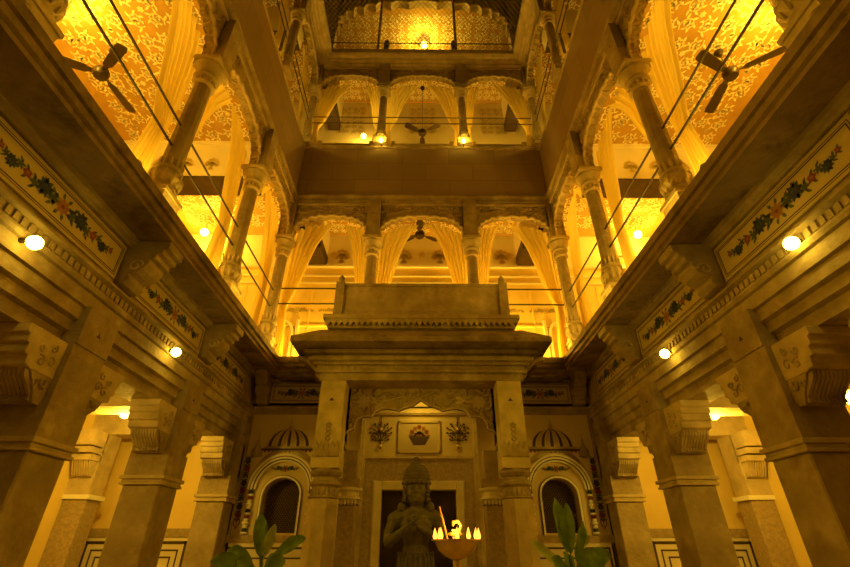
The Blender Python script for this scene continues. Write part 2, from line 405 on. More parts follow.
def floral_panel(F, u0, u1, label, seed, z0=3.10, z1=3.47):
    b = MB(F); b.box(u0, u1, .0, .022, z0, z1, 0)
    for o, w in ((.028, .006), (.045, .010)):
        for (a0, a1, c0, c1) in ((u0 + o, u1 - o, z0 + o, z0 + o + w), (u0 + o, u1 - o, z1 - o - w, z1 - o), (u0 + o, u0 + o + w, z0 + o, z1 - o), (u1 - o - w, u1 - o, z0 + o, z1 - o)):
            b.box(a0, a1, .021, .0235, c0, c1, 5)
    cu, cz = (u0 + u1) / 2, (z0 + z1) / 2
    L = min((u1 - u0) * .82, 1.6)
    b.paint([([(cu + p, cz + q) for p, q in pp], m) for pp, m in vine(L, (z1 - z0) * .52, seed=seed)], lambda a, c: (a, .0245, c))
    tag(b.build('floral_panel', [PANELP, INKG, INKB, INKR, INKO, INKD]), label, 'painted panel', 'painted floral frieze panels under the balcony slab')
def balcony_bracket(F, u, label, w=.28):
    b = MB(F); base = F(u, .1, 3.1)
    t = thing('balcony_bracket', base, label, 'bracket', 'stone brackets carrying the balcony slab')
    prof = [(.0, 3.06), (.10, 3.07), (.14, 3.12), (.12, 3.18), (.18, 3.2), (.24, 3.24), (.28, 3.31), (.27, 3.36), (.33, 3.37), (.33, 3.42), (.38, 3.43), (.38, 3.48), (.43, 3.49), (.43, 3.58), (.0, 3.58)]
    b.prism(prof, 'u', u - w / 2, u + w / 2, 0); con = bevel(b.build('console', STONE, t), .006)
    for q in (-1, 1):
        pts = []
        for i in range(15):
            a = i * .55; r = .075 * (1 - i / 17); pts.append((u + q * (w / 2 + .004), .16 + r * cos(a), 3.27 + r * sin(a)))
        b = MB(F); b.tube(pts, .012, 0, 5); b.build('scroll', STONE_L, con)
PY = (3.82, 5.84)      # free pillars
for nm, F, s in SIDES:
    for a, c, w in ((2.05, 3.74, 'nearest the camera, with red and blue blossoms'), (4.08, 5.68, 'in the middle bay above a burning spotlight'), (6.04, 7.45, 'farthest, close to the back corner')):
        floral_panel(F, a, c, 'cream floral frieze panel on the %s balcony, %s' % (nm, w), int(a * 3))
    for u, w in ((3.91, 'above the nearest pillar'), (5.86, 'above the middle pillar')):
        balcony_bracket(F, u, 'stepped stone bracket under the %s balcony, %s' % (nm, w))
for s, nm in ((-1, 'left'), (1, 'right')):
    floral_panel(FR_back, min(s * 1.62, s * 2.72), max(s * 1.62, s * 2.72), 'small floral frieze panel on the back wall, %s of the portico roof' % nm, 4, 3.10, 3.45)
    balcony_bracket(FR_back, s * 2.84, 'stepped stone bracket on the back wall in the far %s corner' % nm, .2)

# ------------------------------------------------------------------ stone pillars with bracket capitals
def pillar(F, u, label, engaged=False, wall=False):
    w = .215; n1, n0 = .03, -.40
    if engaged: ua, ub = u - .2, 8.0
    else: ua, ub = u - w, u + w
    t = thing('stone_pillar', F((ua + ub) / 2, (n0 + n1) / 2, 0), label, 'pillar', 'square stone pillars of the ground floor arcade')
    b = MB(F); b.box(ua, ub, n0, n1, .3, 1.47); bevel(b.build('shaft', STONE, t), .012)
    b = MB(F); b.box(ua - .05, ub + (0 if engaged else .05), n0 - .05, n1 + .05, 0, .3); bevel(b.build('base', STONE, t), .02)
    b = MB(F)
    e = lambda d: (ua - d, ub + (0 if engaged else d), n0 - d, n1 + d)
    b.box(*e(.035), 1.47, 1.50); b.box(*e(.02), 1.50, 1.53); b.box(*e(.045), 1.53, 1.57); bevel(b.build('collar', STONE_L, t), .006)
    b = MB(F); b.box(*e(.018), 1.57, 1.84); b.box(ua, ub, n0, n1, 1.84, 2.36); b.box(ua + (.0), ub, -.2, n1 + .012, 2.36, 2.72)
    b.prism([(u - .028, 2.50), (u + .028, 2.50), (u, 2.545)], 'n', n1 + .011, n1 + .016, 1)
    bevel(b.build('upper_block', [STONE, INKD], t), .01)
    for q in ((-1,) if engaged else (-1, 1)):
        f = ua if q < 0 else ub
        nn0, nn1 = n0 + .03, n1 - .05
        b = MB(F)
        P = lambda d: f + q * d
        prof = [(0, 2.35), (.42, 2.35), (.42, 2.28), (.39, 2.27), (.39, 2.21), (.36, 2.20), (.37, 2.13), (.33, 2.12), (.32, 2.05), (.26, 2.04), (.26, 2.03), (0, 2.03)]
        # build with n as the extrusion axis
        b.prism([(P(d), z) for d, z in prof], 'n', nn0, nn1, 0)
        bc = bevel(b.build('bracket_capital', STONE_L, t), .008)
        b = MB(F); nf = 9; c = (nn0 + nn1) / 2; hw = (nn1 - nn0) / 2 - .02
        for k in range(nf):
            a0 = nn0 + .02 + (2 * hw) * k / nf; a1 = nn0 + .02 + (2 * hw) * (k + .78) / nf
            lean = .04 * (k - nf // 2) / nf
            b.prism([(P(0), 2.035), (P(.27), 2.035), (P(.25), 1.98), (P(.17), 1.91), (P(.12), 1.86), (P(.13), 1.82), (P(.0), 1.82)], 'n', a0, a1, 0)
        b.prism([(P(0), 2.035), (P(.23), 2.035), (P(.13), 1.90), (P(.09), 1.81), (P(.0), 1.81)], 'n', nn0 + .01, nn1 - .01, 0)
        for side in (nn0 + .012, nn1 - .012):
            pts = [(P(.14 + .06 * (1 - i / 15) * cos(i * .6)), side, 2.12 + .06 * (1 - i / 15) * sin(i * .6)) for i in range(13)]
            b.tube(pts, .011, 0, 5)
        b.build('fluted_leaf', STONE, bc)
        b = MB(F)
        for k, (dd, zz, rr) in enumerate(((.10, 2.14, .055), (.20, 2.12, .05), (.12, 2.25, .04), (.23, 2.22, .04), (.07, 1.98, .05), (.15, 1.96, .035))):
            b.tube([(P(dd + rr * (1 - i / 13) * cos(i * .65 + k)), nn1 + .003, zz + rr * (1 - i / 13) * sin(i * .65 + k)) for i in range(12)], .008, 0, 4)
        b.build('vine_carving', STONE, bc)
    return t
for nm, F, s in SIDES:
    pillar(F, PY[0], 'massive square stone pillar nearest the camera on the %s' % nm)
    pillar(F, PY[1], 'square stone pillar in the middle of the %s arcade, with fluted bracket capital' % nm)
    pillar(F, 7.8, 'engaged stone pier where the %s arcade meets the painted back wall' % nm, engaged=True)
    # pilaster in the aisle
    t = thing('aisle_pilaster', F(7.45, -2.05, 0), 'pale stone pilaster standing against the outer wall of the %s aisle' % nm, 'pilaster')
    b = MB(F); b.box(7.27, 7.6, -2.21, -1.86, 0, 1.47); bevel(b.build('shaft', PINKST, t), .01)
    b = MB(F); b.box(7.24, 7.63, -2.21, -1.82, 1.47, 1.53); b.build('collar', WHITE, t)
    b = MB(F); b.box(7.25, 7.6, -2.21, -1.86, 1.53, 2.4); b.build('upper_block', STONE_L, t)
    b = MB(F)
    for k in range(8): b.prism([(7.27, 1.75), (7.18, 1.78), (7.08, 1.98), (7.27, 1.98)], 'n', -2.16 + k * .036, -2.135 + k * .036)
    b.box(7.04, 7.27, -2.18, -1.86, 1.98, 2.06); b.box(6.98, 7.27, -2.18, -1.86, 2.08, 2.16); b.box(6.94, 7.27, -2.18, -1.86, 2.18, 2.4)
    b.build('bracket_capital', STONE_L, t)
    for k, u in enumerate((PY[0], PY[1])):
        b = MB(F); b.box(u - .2, u + .2, -2.21, -.40, 2.38, 3.0); b.box(u - .24, u + .24, -2.21, -.40, 2.9, 3.0)
        struct(b.build('trim_aisle_beam_%s' % nm, STONE_L))
    b = MB(F); b.box(7.3, 7.6, -2.21, -.4, 2.4, 3.0); b.box(7.6, 7.99, -2.21, -.4, 2.62, 3.0); struct(b.build('trim_aisle_end_beam_%s' % nm, STONE_L))
    b = MB(F); b.box(4.5, 4.85, -2.21, -1.9, 0, 1.47, 0); b.box(4.47, 4.88, -2.21, -1.87, 1.47, 1.53, 1); b.box(4.5, 4.85, -2.21, -1.9, 1.53, 3.0, 0)
    tag(b.build('aisle_pilaster', [PINKST, STONE_L]), 'darker stone pilaster behind the nearest pillar in the %s aisle' % nm, 'pilaster')

# ------------------------------------------------------------------ back wall of the ground floor with arched windows
WX = 2.27
def arch_z(dx, hw, spring, rise): return spring + rise * math.sqrt(max(0, 1 - (dx / hw) ** 2))
b = MB(FR_back)
hw, sill, spring, rise = .30, 1.06, 1.60, .26
def wseg(x0, x1, z0, z1): b.box(x0, x1, -.3, 0, z0, z1, 0)
for s in (-1, 1):
    c = s * WX
    wseg(min(s * .9, c - s * hw), max(s * .9, c - s * hw), 0, 3.1); wseg(min(s * 3.3, c + s * hw), max(s * 3.3, c + s * hw), 0, 3.1)
    wseg(c - hw, c + hw, 0, sill)
    N = 16
    for i in range(N):
        xa, xb = -hw + 2 * hw * i / N, -hw + 2 * hw * (i + 1) / N
        za, zb = arch_z(xa, hw, spring, rise), arch_z(xb, hw, spring, rise)
        b.add([(c + xa, n, z) for n in (0, -.3) for z in (za, 3.1)] + [(c + xb, n, z) for n in (0, -.3) for z in (zb, 3.1)],
              [(0, 1, 5, 4), (2, 6, 7, 3), (0, 4, 6, 2), (1, 3, 7, 5)], 0)
    # dado with black and white fret
    b.box(c - .78, c + .72, 0, .03, 0, .93, 1); b.box(c - .8, c + .74, 0, .045, .93, 1.03, 2)
    for z0, z1 in ((.845, .87), (.715, .735), (.58, .60)):
        e = .06 + (.87 - z1)
        b.box(c - .78 + e, c + .72 - e, .03, .034, z0, z1, 3); b.box(c - .78 + e, c - .75 + e, .03, .034, .2, z1, 3); b.box(c + .69 - e, c + .72 - e, .03, .034, .2, z1, 3)
struct(b.build('wall_back', [PLAST, CREAM, PINKST, INKD]))
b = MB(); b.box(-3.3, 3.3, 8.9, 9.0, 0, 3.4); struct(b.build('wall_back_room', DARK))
def arch_band(b, c, r0, r1, zs, spring, ri0, ri1, n0, n1, m, N=20):
    prev = None
    for i in range(N + 1):
        a = pi * i / N
        p0 = (c - r0 * cos(a), spring + ri0 * sin(a)); p1 = (c - r1 * cos(a), spring + ri1 * sin(a))
        if prev:
            q0, q1 = prev
            b.add([(q0[0], n1, q0[1]), (q1[0], n1, q1[1]), (p1[0], n1, p1[1]), (p0[0], n1, p0[1]), (q0[0], n0, q0[1]), (q1[0], n0, q1[1]), (p1[0], n0, p1[1]), (p0[0], n0, p0[1])],
                  [(0, 1, 2, 3), (1, 5, 6, 2), (0, 3, 7, 4)], m)
        prev = (p0, p1)
    if zs is not None:
        b.box(c - r1, c - r0, n0, n1, zs, spring, m); b.box(c + r0, c + r1, n0, n1, zs, spring, m)
for s, nm in ((-1, 'left'), (1, 'right')):
    c = s * WX
    t = thing('arched_window', FR_back(c, 0, 1.03), 'arched lattice window with striped painted surround, %s of the shrine' % nm, 'window', 'arched lattice windows beside the portico')
    b = MB(FR_back); arch_band(b, c, .30, .33, 1.03, 1.60, .26, .29, -.02, .03, 0); arch_band(b, c, .33, .34, 1.03, 1.60, .29, .30, 0, .02, 1)
    b.build('inner_frame', [WHITE, INKD], t)
    b = MB(FR_back)
    for r0, r1, nn, m in ((.43, .455, .05, 0), (.455, .47, .06, 1), (.47, .50, .075, 0), (.50, .515, .06, 2), (.515, .545, .085, 0)):
        arch_band(b, c, r0, r1, None, 1.68, r0 * 1.0, r1 * 1.0, -.01, nn, m)
    b.build('outer_arch', [WHITE, INKB, INKR], t)
    for q in (-1, 1):
        b = MB(FR_back); z = 1.04; k = 0
        while z < 1.66:
            h = .05 if k % 3 else .035; w = .04 if k % 3 else .055
            b.lathe(c + q * .488, .03, [(w * .8, z), (w, z + h * .3), (w, z + h * .7), (w * .8, z + h)], 10, (0, 1, 2)[k % 3] if k % 2 else 0); z += h; k += 1
        b.build('baluster_strip', [WHITE, INKB, INKR], t, smooth=True)
    b = MB(FR_back); b.paint([([(c + p, 2.0 + q) for p, q in pp], m) for pp, m in vine(.44, .10, 0, 1, 2, 2, 3)], lambda a, z: (a, .012, z)); b.build('painted_sprig', [INKG, INKB, INKR], t)
    b = MB(FR_back); st = .055
    k = -16
    while k < 34:
        for dr in (-1, 1):
            pts = []
            for i in range(49):
                x = -.33 + .66 * i / 48; z = 1.06 + (k * st + (x + .33) * dr * 1.3 + (0 if dr > 0 else .4))
                if abs(x) < .299 and 1.06 <= z <= arch_z(x, .30, 1.60, .26): pts.append((c + x, -.2 - .004 * dr, z))
            if len(pts) > 1: b.tube([pts[0], pts[-1]], .0065, 0, 4)
        k += 1
    b.build('lattice', mat('lattice_metal', (.17, .12, .06), .7, .1, 9, 0), t)
    # painted domes above the window
    b = MB(FR_back)
    dz, R, Hh = 2.36, .36, .3
    n = 9
    for k in range(n):
        a0 = -R + 2 * R * k / n
        def dome(x, f): return dz + Hh * f * math.sqrt(max(0, 1 - (x / R) ** 2)) 
        pts = []
        for i in range(7):
            tt = i / 6; xx = (a0 + R * 2 / n * .12) * math.sqrt(max(0, 1 - tt * tt)); pts.append((c + xx, dz + Hh * tt))
        for i in range(6, -1, -1):
            tt = i / 6; xx = (a0 + R * 2 / n * .8) * math.sqrt(max(0, 1 - tt * tt)); pts.append((c + xx, dz + Hh * tt))
        b.paint([(pts, k % 2)], lambda a, z: (a, .006, z))
    b.box(c - .40, c + .40, .002, .03, dz - .04, dz - .005, 2); b.box(c - .44, c + .44, .002, .02, dz - .07, dz - .04, 0)
    for i in range(12): b.paint([([(c - .42 + i * .07, dz - .07), (c - .36 + i * .07, dz - .07), (c - .39 + i * .07, dz - .11)], 3)], lambda a, z: (a, .007, z))
    b.lathe(c, .01, [(.05, dz + Hh - .02), (.02, dz + Hh + .03), (.03, dz + Hh + .06), (.012, dz + Hh + .09), (.004, dz + Hh + .17)], 8, 2)
    x = c + s * .52
    b.paint([([(x - .10, 2.2), (x + .10, 2.2), (x + .08, 2.3), (x + .035, 2.38), (x, 2.44), (x - .035, 2.38), (x - .08, 2.3)], 0)], lambda a, z: (a, .006, z))
    b.lathe(x, .01, [(.09, 2.19), (.1, 2.21), (.02, 2.43), (.025, 2.46), (.006, 2.5), (.003, 2.58)], 8, 2)
    arch_band(b, c, .56, .60, None, 1.68, .60, .66, .001, .012, 2)
    tag(b.build('painted_dome', [INKD, PANELP, STONE, INKR]), 'painted ribbed dome with finial above the arched window on the %s' % nm, 'wall painting', 'painted domes above the windows')
    # vertical flower strip
    b = MB(FR_back); x = s * 2.91
    po = []
    for k in range(9):
        z = 1.2 + k * .115
        if k == 0:
            po += ribbon([(x, 1.12), (x + .05, 1.2), (x + .04, 1.26), (x, 1.22), (x - .04, 1.26), (x - .05, 1.2), (x, 1.12)], .014, 2)
        elif k % 3 == 1: po += flower(x, z, .062, 8, 2, 1, k)
        elif k % 3 == 2: po += flower(x, z, .055, 7, 1, 2, k)
        else: po += [leafp(x, z, a, .065, .018, 0) for a in (.5, 1.57, 2.6, 3.6, 5.8)]
        po += [leafp(x, z + .04, a, .06, .014, 0) for a in (.4, 2.74)]
    po += ribbon([(x, 1.15), (x, 2.2)], .008, 0)
    b.paint(po, lambda a, z: (a, .008, z))
    tag(b.build('painted_flower_strip', [INKG, INKB, INKR]), 'tall narrow strip of painted flowers by the far %s corner' % nm, 'wall painting', 'vertical painted flower strips')
    b = MB(FR_back); b.box(s * 2.98 - .02, s * 2.98 + .02, 0, .03, 0, 2.9); b.box(s * 3.03 - .02, s * 3.03 + .02, 0, .06, 0, 2.9); struct(b.build('trim_corner_' + nm, STONE))

# ------------------------------------------------------------------ portico : columns, entablature, parapet
CX = 1.335
def portico_column(s, nm):
    x, y = s * CX, 6.78
    t = thing('portico_column', (x, y, 0), 'tall %s front column of the portico with lotus carved capital' % nm, 'column', 'front columns of the portico')
    b = MB(); b.lathe(x, y, [(.235, .25), (.215, .3), (.215, 1.42)], 8, 0, rot=pi / 8); b.lathe(x, y, [(.24, 0), (.26, .2), (.235, .27)], 8, 0, rot=pi / 8); b.build('shaft', STONE_L, t)
    b = MB()
    for i in range(16):
        a = 2 * pi * i / 16; b.ball((x + .165 * cos(a), y + .165 * sin(a), 1.49), (.035, .035, .07), 0, 6, 5)
    b.lathe(x, y, [(.17, 1.42), (.20, 1.44), (.17, 1.47), (.17, 1.57), (.215, 1.60), (.215, 1.635), (.17, 1.65), (.165, 1.70), (.21, 1.725), (.225, 1.76), (.20, 1.80)], 20, 0)
    b.build('ring_capital', STONE, t, smooth=True)
    b = MB(); b.box(x - .185, x + .185, y - .185, y + .185, 1.92, 3.05)
    b.prism([(-.17, 1.80), (.17, 1.80), (.20, 1.90), (.20, 1.94), (-.20, 1.94), (-.20, 1.90)], 'z', 0, 1) if False else b.box(x - .2, x + .2, y - .2, y + .2, 1.80, 1.94)
    b.prism([(x - .04, 2.74), (x + .04, 2.74), (x, 2.79)], 'n', y - .19, y - .18, 1)
    ub = bevel(b.build('upper_block', [STONE_L, INKD], t), .008)
    b = MB()
    po = []
    for k in range(5):
        xx = x - .15 + k * .075; po.append(([(xx - .035, 1.95), (xx + .035, 1.95), (xx + .038, 2.05), (xx + .03, 2.1), (xx, 2.17), (xx - .03, 2.1), (xx - .038, 2.05)], 0))
    for k, (pp, m) in enumerate(po): b.prism(pp, 'n', y - .205, y - .18, 0)
    for sg in (1, -1):
        pts = [(x + sg * .035 * sin(i * 1.0), y - .19, 2.16 + i * .022) for i in range(9)]; b.tube(pts, .009, 0, 5)
    b.paint(flower(x, 2.38, .05, 5, 0, 0, .3), lambda a, z: (a, y - .192, z))
    b.build('lotus_relief', STONE, ub)
portico_column(-1, 'left'); portico_column(1, 'right')
for s, nm in ((-1, 'left'), (1, 'right')):
    x, y = s * 1.07, 7.3
    t = thing('inner_column', (x, y, 0), 'shorter speckled inner column behind the %s portico column' % nm, 'column', 'inner columns of the portico')
    b = MB(); b.box(x - .13, x + .13, y - .13, y + .13, 0, 1.40); bevel(b.build('shaft', PINKST, t), .02)
    b = MB()
    b.box(x - .15, x + .15, y - .15, y + .15, 1.40, 1.44)
    for k in range(6):
        for yy in (y - .16,): b.ball((x - .125 + k * .05, yy, 1.42), (.02, .02, .035), 1, 6, 5)
    b.lathe(x, y, [(.14, 1.44), (.19, 1.47), (.15, 1.51), (.15, 1.56), (.2, 1.59), (.2, 1.62)], 16, 1)
    b.box(x - .17, x + .17, y - .17, y + .17, 1.62, 1.74); b.box(x - .10, x + .10, y - .1, y + .1, 1.74, 2.15)
    b.build('capital', [STONE, MARBLE], t)
# cusped arch between them
def cusp_curve(hw, spring, rise, lobes, depth, n=8, ogee=0, ow=.16):
    P = []
    N = lobes * n
    for i in range(N + 1):
        a = pi * i / N; ph = abs(sin(a * lobes))
        ex = .78
        x = -hw * math.copysign(abs(cos(a)) ** ex, cos(a)); z = spring + rise * abs(sin(a)) ** ex
        # outward push of the lobes
        nx, nz = x / hw, (z - spring) / max(rise, .01); d = math.hypot(nx, nz) or 1
        P.append((x + nx / d * depth * ph, z + nz / d * depth * ph + (ogee * max(0, 1 - abs(x) / (ow * hw)) ** 2)))
    return P
def arch_plate(b, c, P, hwT, ztop, n0, n1, m=0, mr=1, rim=.02):
    P = [(max(-hwT, min(hwT, x)), min(z, ztop - .01)) for x, z in P]
    n = len(P)
    pts = [(c + x, nn, z) for nn in (n1, n0) for x, z in P] + [(c + x, nn, ztop) for nn in (n1, n0) for x, z in P]
    fs = []
    for i in range(n - 1):
        fs += [(i, i + 1, 2 * n + i + 1, 2 * n + i), (n + i, 3 * n + i, 3 * n + i + 1, n + i + 1), (i, n + i, n + i + 1, i + 1)]
    b.add(pts, fs, m)
    b.box(c - hwT, c - hwT + max(.001, P[0][0] + hwT), n0, n1, P[0][1], ztop, m); b.box(c + P[-1][0], c + hwT + .001, n0, n1, P[-1][1], ztop, m)
    if rim: b.tube([(c + x, n1, z) for x, z in P], rim, mr, 6)
b = MB(FR_back)
Pc = cusp_curve(1.12, 2.12, .60, 7, .07, 8, .09)
arch_plate(b, -.0, Pc, 1.2, 3.06, .88, 1.0, 0, 1, .014)
for s in (-1, 1):
    b.paint([([(s * .9 + p, 2.84 + q) for p, q in pp], 1) for pp, m in flower(0, 0, .12, 8, 1, 1)], lambda a, z: (a, 1.004, z))
    b.paint([([(s * .68 + p, 2.86 + q) for p, q in pp], 1) for pp, m in [leafp(0, 0, a, .16, .03, 1) for a in (0, .5, 2.7, 3.4)]], lambda a, z: (a, 1.004, z))
tag(b.build('cusped_arch', [CARVE, STONE_L]), 'flat stone screen with cusped arch above the shrine doorway inside the portico', 'arch')

t = thing('portico_roof', (0, 6.8, 3.05), 'heavy tiered cornice roof of the central portico', 'cornice')
b = MB()
b.box(-1.56, 1.56, 6.58, 6.98, 3.05, 3.16); b.box(-1.56, -1.16, 6.98, 7.98, 3.05, 3.2); b.box(1.16, 1.56, 6.98, 7.98, 3.05, 3.2)
b.box(-1.2, 1.2, 6.9, 7.98, 3.2, 3.3)
b.build('lintel', STONE, t)
b = MB()
for hx, y0, z0, z1 in ((1.62, 6.52, 3.16, 3.20), (1.60, 6.54, 3.20, 3.27), (1.66, 6.48, 3.27, 3.31), (1.72, 6.40, 3.31, 3.36), (1.68, 6.44, 3.36, 3.40)):
    b.box(-hx, hx, y0, 7.98, z0, z1)
x = -1.6
while x < 1.58: b.box(x, x + .06, 6.525, 6.56, 3.205, 3.262); x += .1
b.build('tiered_moulding', STONE, t)
b = MB()
def ring(y0, hx, z): return [(-hx, y0, z), (hx, y0, z), (hx, 7.99, z), (-hx, 7.99, z)]
pts = ring(6.14, 1.90, 3.48) + ring(6.10, 1.95, 3.49) + ring(6.10, 1.95, 3.57) + ring(6.42, 1.6, 3.82)
fs = [(0, 3, 2, 1)]
for k in range(3):
    for i in range(4): fs.append((k * 4 + i, k * 4 + (i + 1) % 4, (k + 1) * 4 + (i + 1) % 4, (k + 1) * 4 + i))
fs.append((12, 13, 14, 15)); b.add(pts, fs, 0)
b.box(-1.78, 1.78, 6.34, 7.98, 3.40, 3.46)
b.build('eave_slab', SLAB, t)
for s in (-1, 1):
    b = MB(); x0 = s * 1.56
    for k in range(3):
        xx = s * 1.5 - .055 if k == 0 else (s * (1.5))
    b.prism([(6.58, 3.12), (6.50, 3.14), (6.42, 3.22), (6.38, 3.33), (6.2, 3.40), (6.12, 3.46), (6.58, 3.46)], 'u', 0, 1) if False else None
    bb = MB(lambda u, n, z: Vector((u, n, z)))
    # side bracket
    bb.prism([(s * 1.54, 3.08), (s * 1.62, 3.12), (s * 1.66, 3.24), (s * 1.80, 3.36), (s * 1.94, 3.40), (s * 1.96, 3.46), (s * 1.54, 3.46)], 'n', 6.62, 6.80)
    bevel(bb.build('corner_bracket', STONE, t), .006)
t = thing('portico_parapet', (0, 6.45, 3.82), 'plain stone balcony parapet on the portico roof between two ball-topped posts', 'parapet')
b = MB(); b.box(-1.48, 1.48, 6.34, 6.56, 3.82, 3.9); b.box(-1.52, 1.52, 6.3, 6.56, 3.9, 3.96)
x = -1.51
while x < 1.43: b.prism([(x, 3.90), (x + .08, 3.90), (x + .04, 3.84)], 'n', 6.29, 6.34, 0); x += .09
b.box(-1.55, 1.55, 6.28, 6.6, 3.96, 4.03); b.build('base_moulding', STONE, t)
b = MB(); b.box(-1.29, 1.29, 6.44, 6.54, 4.03, 4.66); b.box(-1.29, 1.29, 6.42, 6.56, 4.63, 4.68); b.build('panel', STONE, t)
for s in (-1, 1):
    b = MB(); b.box(s * 1.36 - .07, s * 1.36 + .07, 6.40, 6.56, 4.03, 4.70); b.lathe(s * 1.36, 6.48, [(.06, 4.70), (.03, 4.73), (.05, 4.76), (.055, 4.80), (.03, 4.85), (.008, 4.88)], 12, 0)
    b.build('post', STONE, t, smooth=True)

# ------------------------------------------------------------------ shrine doorway
t = thing('shrine_doorway', (0, 7.9, 0), 'nested marble frames around the dark shrine door behind the statue', 'doorway')
b = MB(); CXS = -.03
def frame(b, hi, ho, zi, zo, y0, y1, m=0):
    b.box(CXS - ho, CXS - hi, y0, y1, 0, zo, m); b.box(CXS + hi, CXS + ho, y0, y1, 0, zo, m); b.box(CXS - hi, CXS + hi, y0, y1, zi, zo, m)
frame(b, .93, 1.0, 2.86, 2.92, 7.82, 8.0); frame(b, .97, .985, 2.88, 2.905, 7.80, 7.82); b.build('outer_frame', STONE_L, t)
b = MB(); frame(b, .74, .90, 1.81, 2.14, 7.87, 8.0); b.build('marble_surround', PINKST, t)
b = MB(); frame(b, .90, .93, 2.14, 2.18, 7.84, 8.0); frame(b, .72, .745, 1.79, 1.81, 7.85, 8.0); b.build('thin_moulding', STONE_L, t)
b = MB(); frame(b, .60, .72, 1.66, 1.79, 7.83, 8.05); bevel(b.build('inner_frame', MARBLE, t), .01)
b = MB(); b.box(CXS - .93, CXS + .93, 7.9, 8.0, 2.18, 2.86, 0); b.box(-.98, .98, 7.95, 8.1, 2.9, 3.2, 0); b.build('upper_panel', PLAST, t)
for s in (-1, 1):
    b = MB(); x0, x1 = sorted((CXS, CXS + s * .62)); b.box(x0, x1, 8.0, 8.04, 0, 1.66)
    for z0, z1 in ((.1, .55), (.65, 1.05), (1.15, 1.58)):
        b.box(x0 + .1, x1 - .1, 7.98, 8.0, z0, z1); b.box(x0 + .16, x1 - .16, 7.965, 7.98, z0 + .06, z1 - .06)
    b.build('door_leaf', WOOD, t)
# relief panel and two hanging ornaments
b = MB(FR_back); b.box(CXS - .36, CXS + .36, .10, .115, 2.23, 2.76, 0)
for a0, a1, z0, z1 in ((-.36, .36, 2.73, 2.76), (-.36, .36, 2.23, 2.25), (-.36, -.33, 2.23, 2.76), (.33, .36, 2.23, 2.76)): b.box(CXS + a0, CXS + a1, .115, .14, z0, z1, 0)
b.paint([([(CXS + p, 2.46 + q) for p, q in pp], m) for pp, m in bouquet(.38, .40, 1, 2, 3)], lambda a, z: (a, .117, z))
b.paint([([(CXS - .18, 2.50), (CXS + .18, 2.50), (CXS + .1, 2.36), (CXS - .1, 2.36)], 1)], lambda a, z: (a, .118, z))
tag(b.build('flower_basket_panel', [PANELP, INKD, INKR, INKO]), 'square relief panel with painted flower basket above the shrine door', 'painted panel')
for s, nm in ((-1, 'left'), (1, 'right')):
    b = MB(FR_back); x = CXS + s * .66
    b.tube([(x, .12, 2.84), (x, .12, 2.3)], .008, 0, 5); b.ball((x, .12, 2.62), .03, 1, 8, 6); b.ball((x, .12, 2.34), (.04, .03, .03), 1, 8, 6)
    for zc, R_ in ((2.6, .19), (2.48, .14)):
        for k in range(7):
            a = pi / 2 + (k - 3) * .62
            pts = [(x, .12, zc - .05), (x + cos(a) * R_ * .6, .13, zc - .03 + sin(a) * R_ * .5), (x + cos(a) * R_, .12, zc + sin(a) * R_ * .7)]
            b.tube(pts, .006, 0, 4); b.ball(pts[-1], .018, 2 if k % 2 else 0, 6, 4)
            b.paint([leafp(x + cos(a) * R_ * .6, zc + sin(a) * R_ * .4, a + .8, .05, .014, 0)], lambda p, z: (p, .125, z))
    b.tube([(x - .05, .12, 2.30), (x, .12, 2.26), (x + .05, .12, 2.30)], .009, 1, 5)
    tag(b.build('flower_ornament', [INKD, BRASS, INKR]), 'dark branching flower ornament hanging %s of the basket panel' % nm, 'ornament', 'branching flower ornaments over the shrine door')

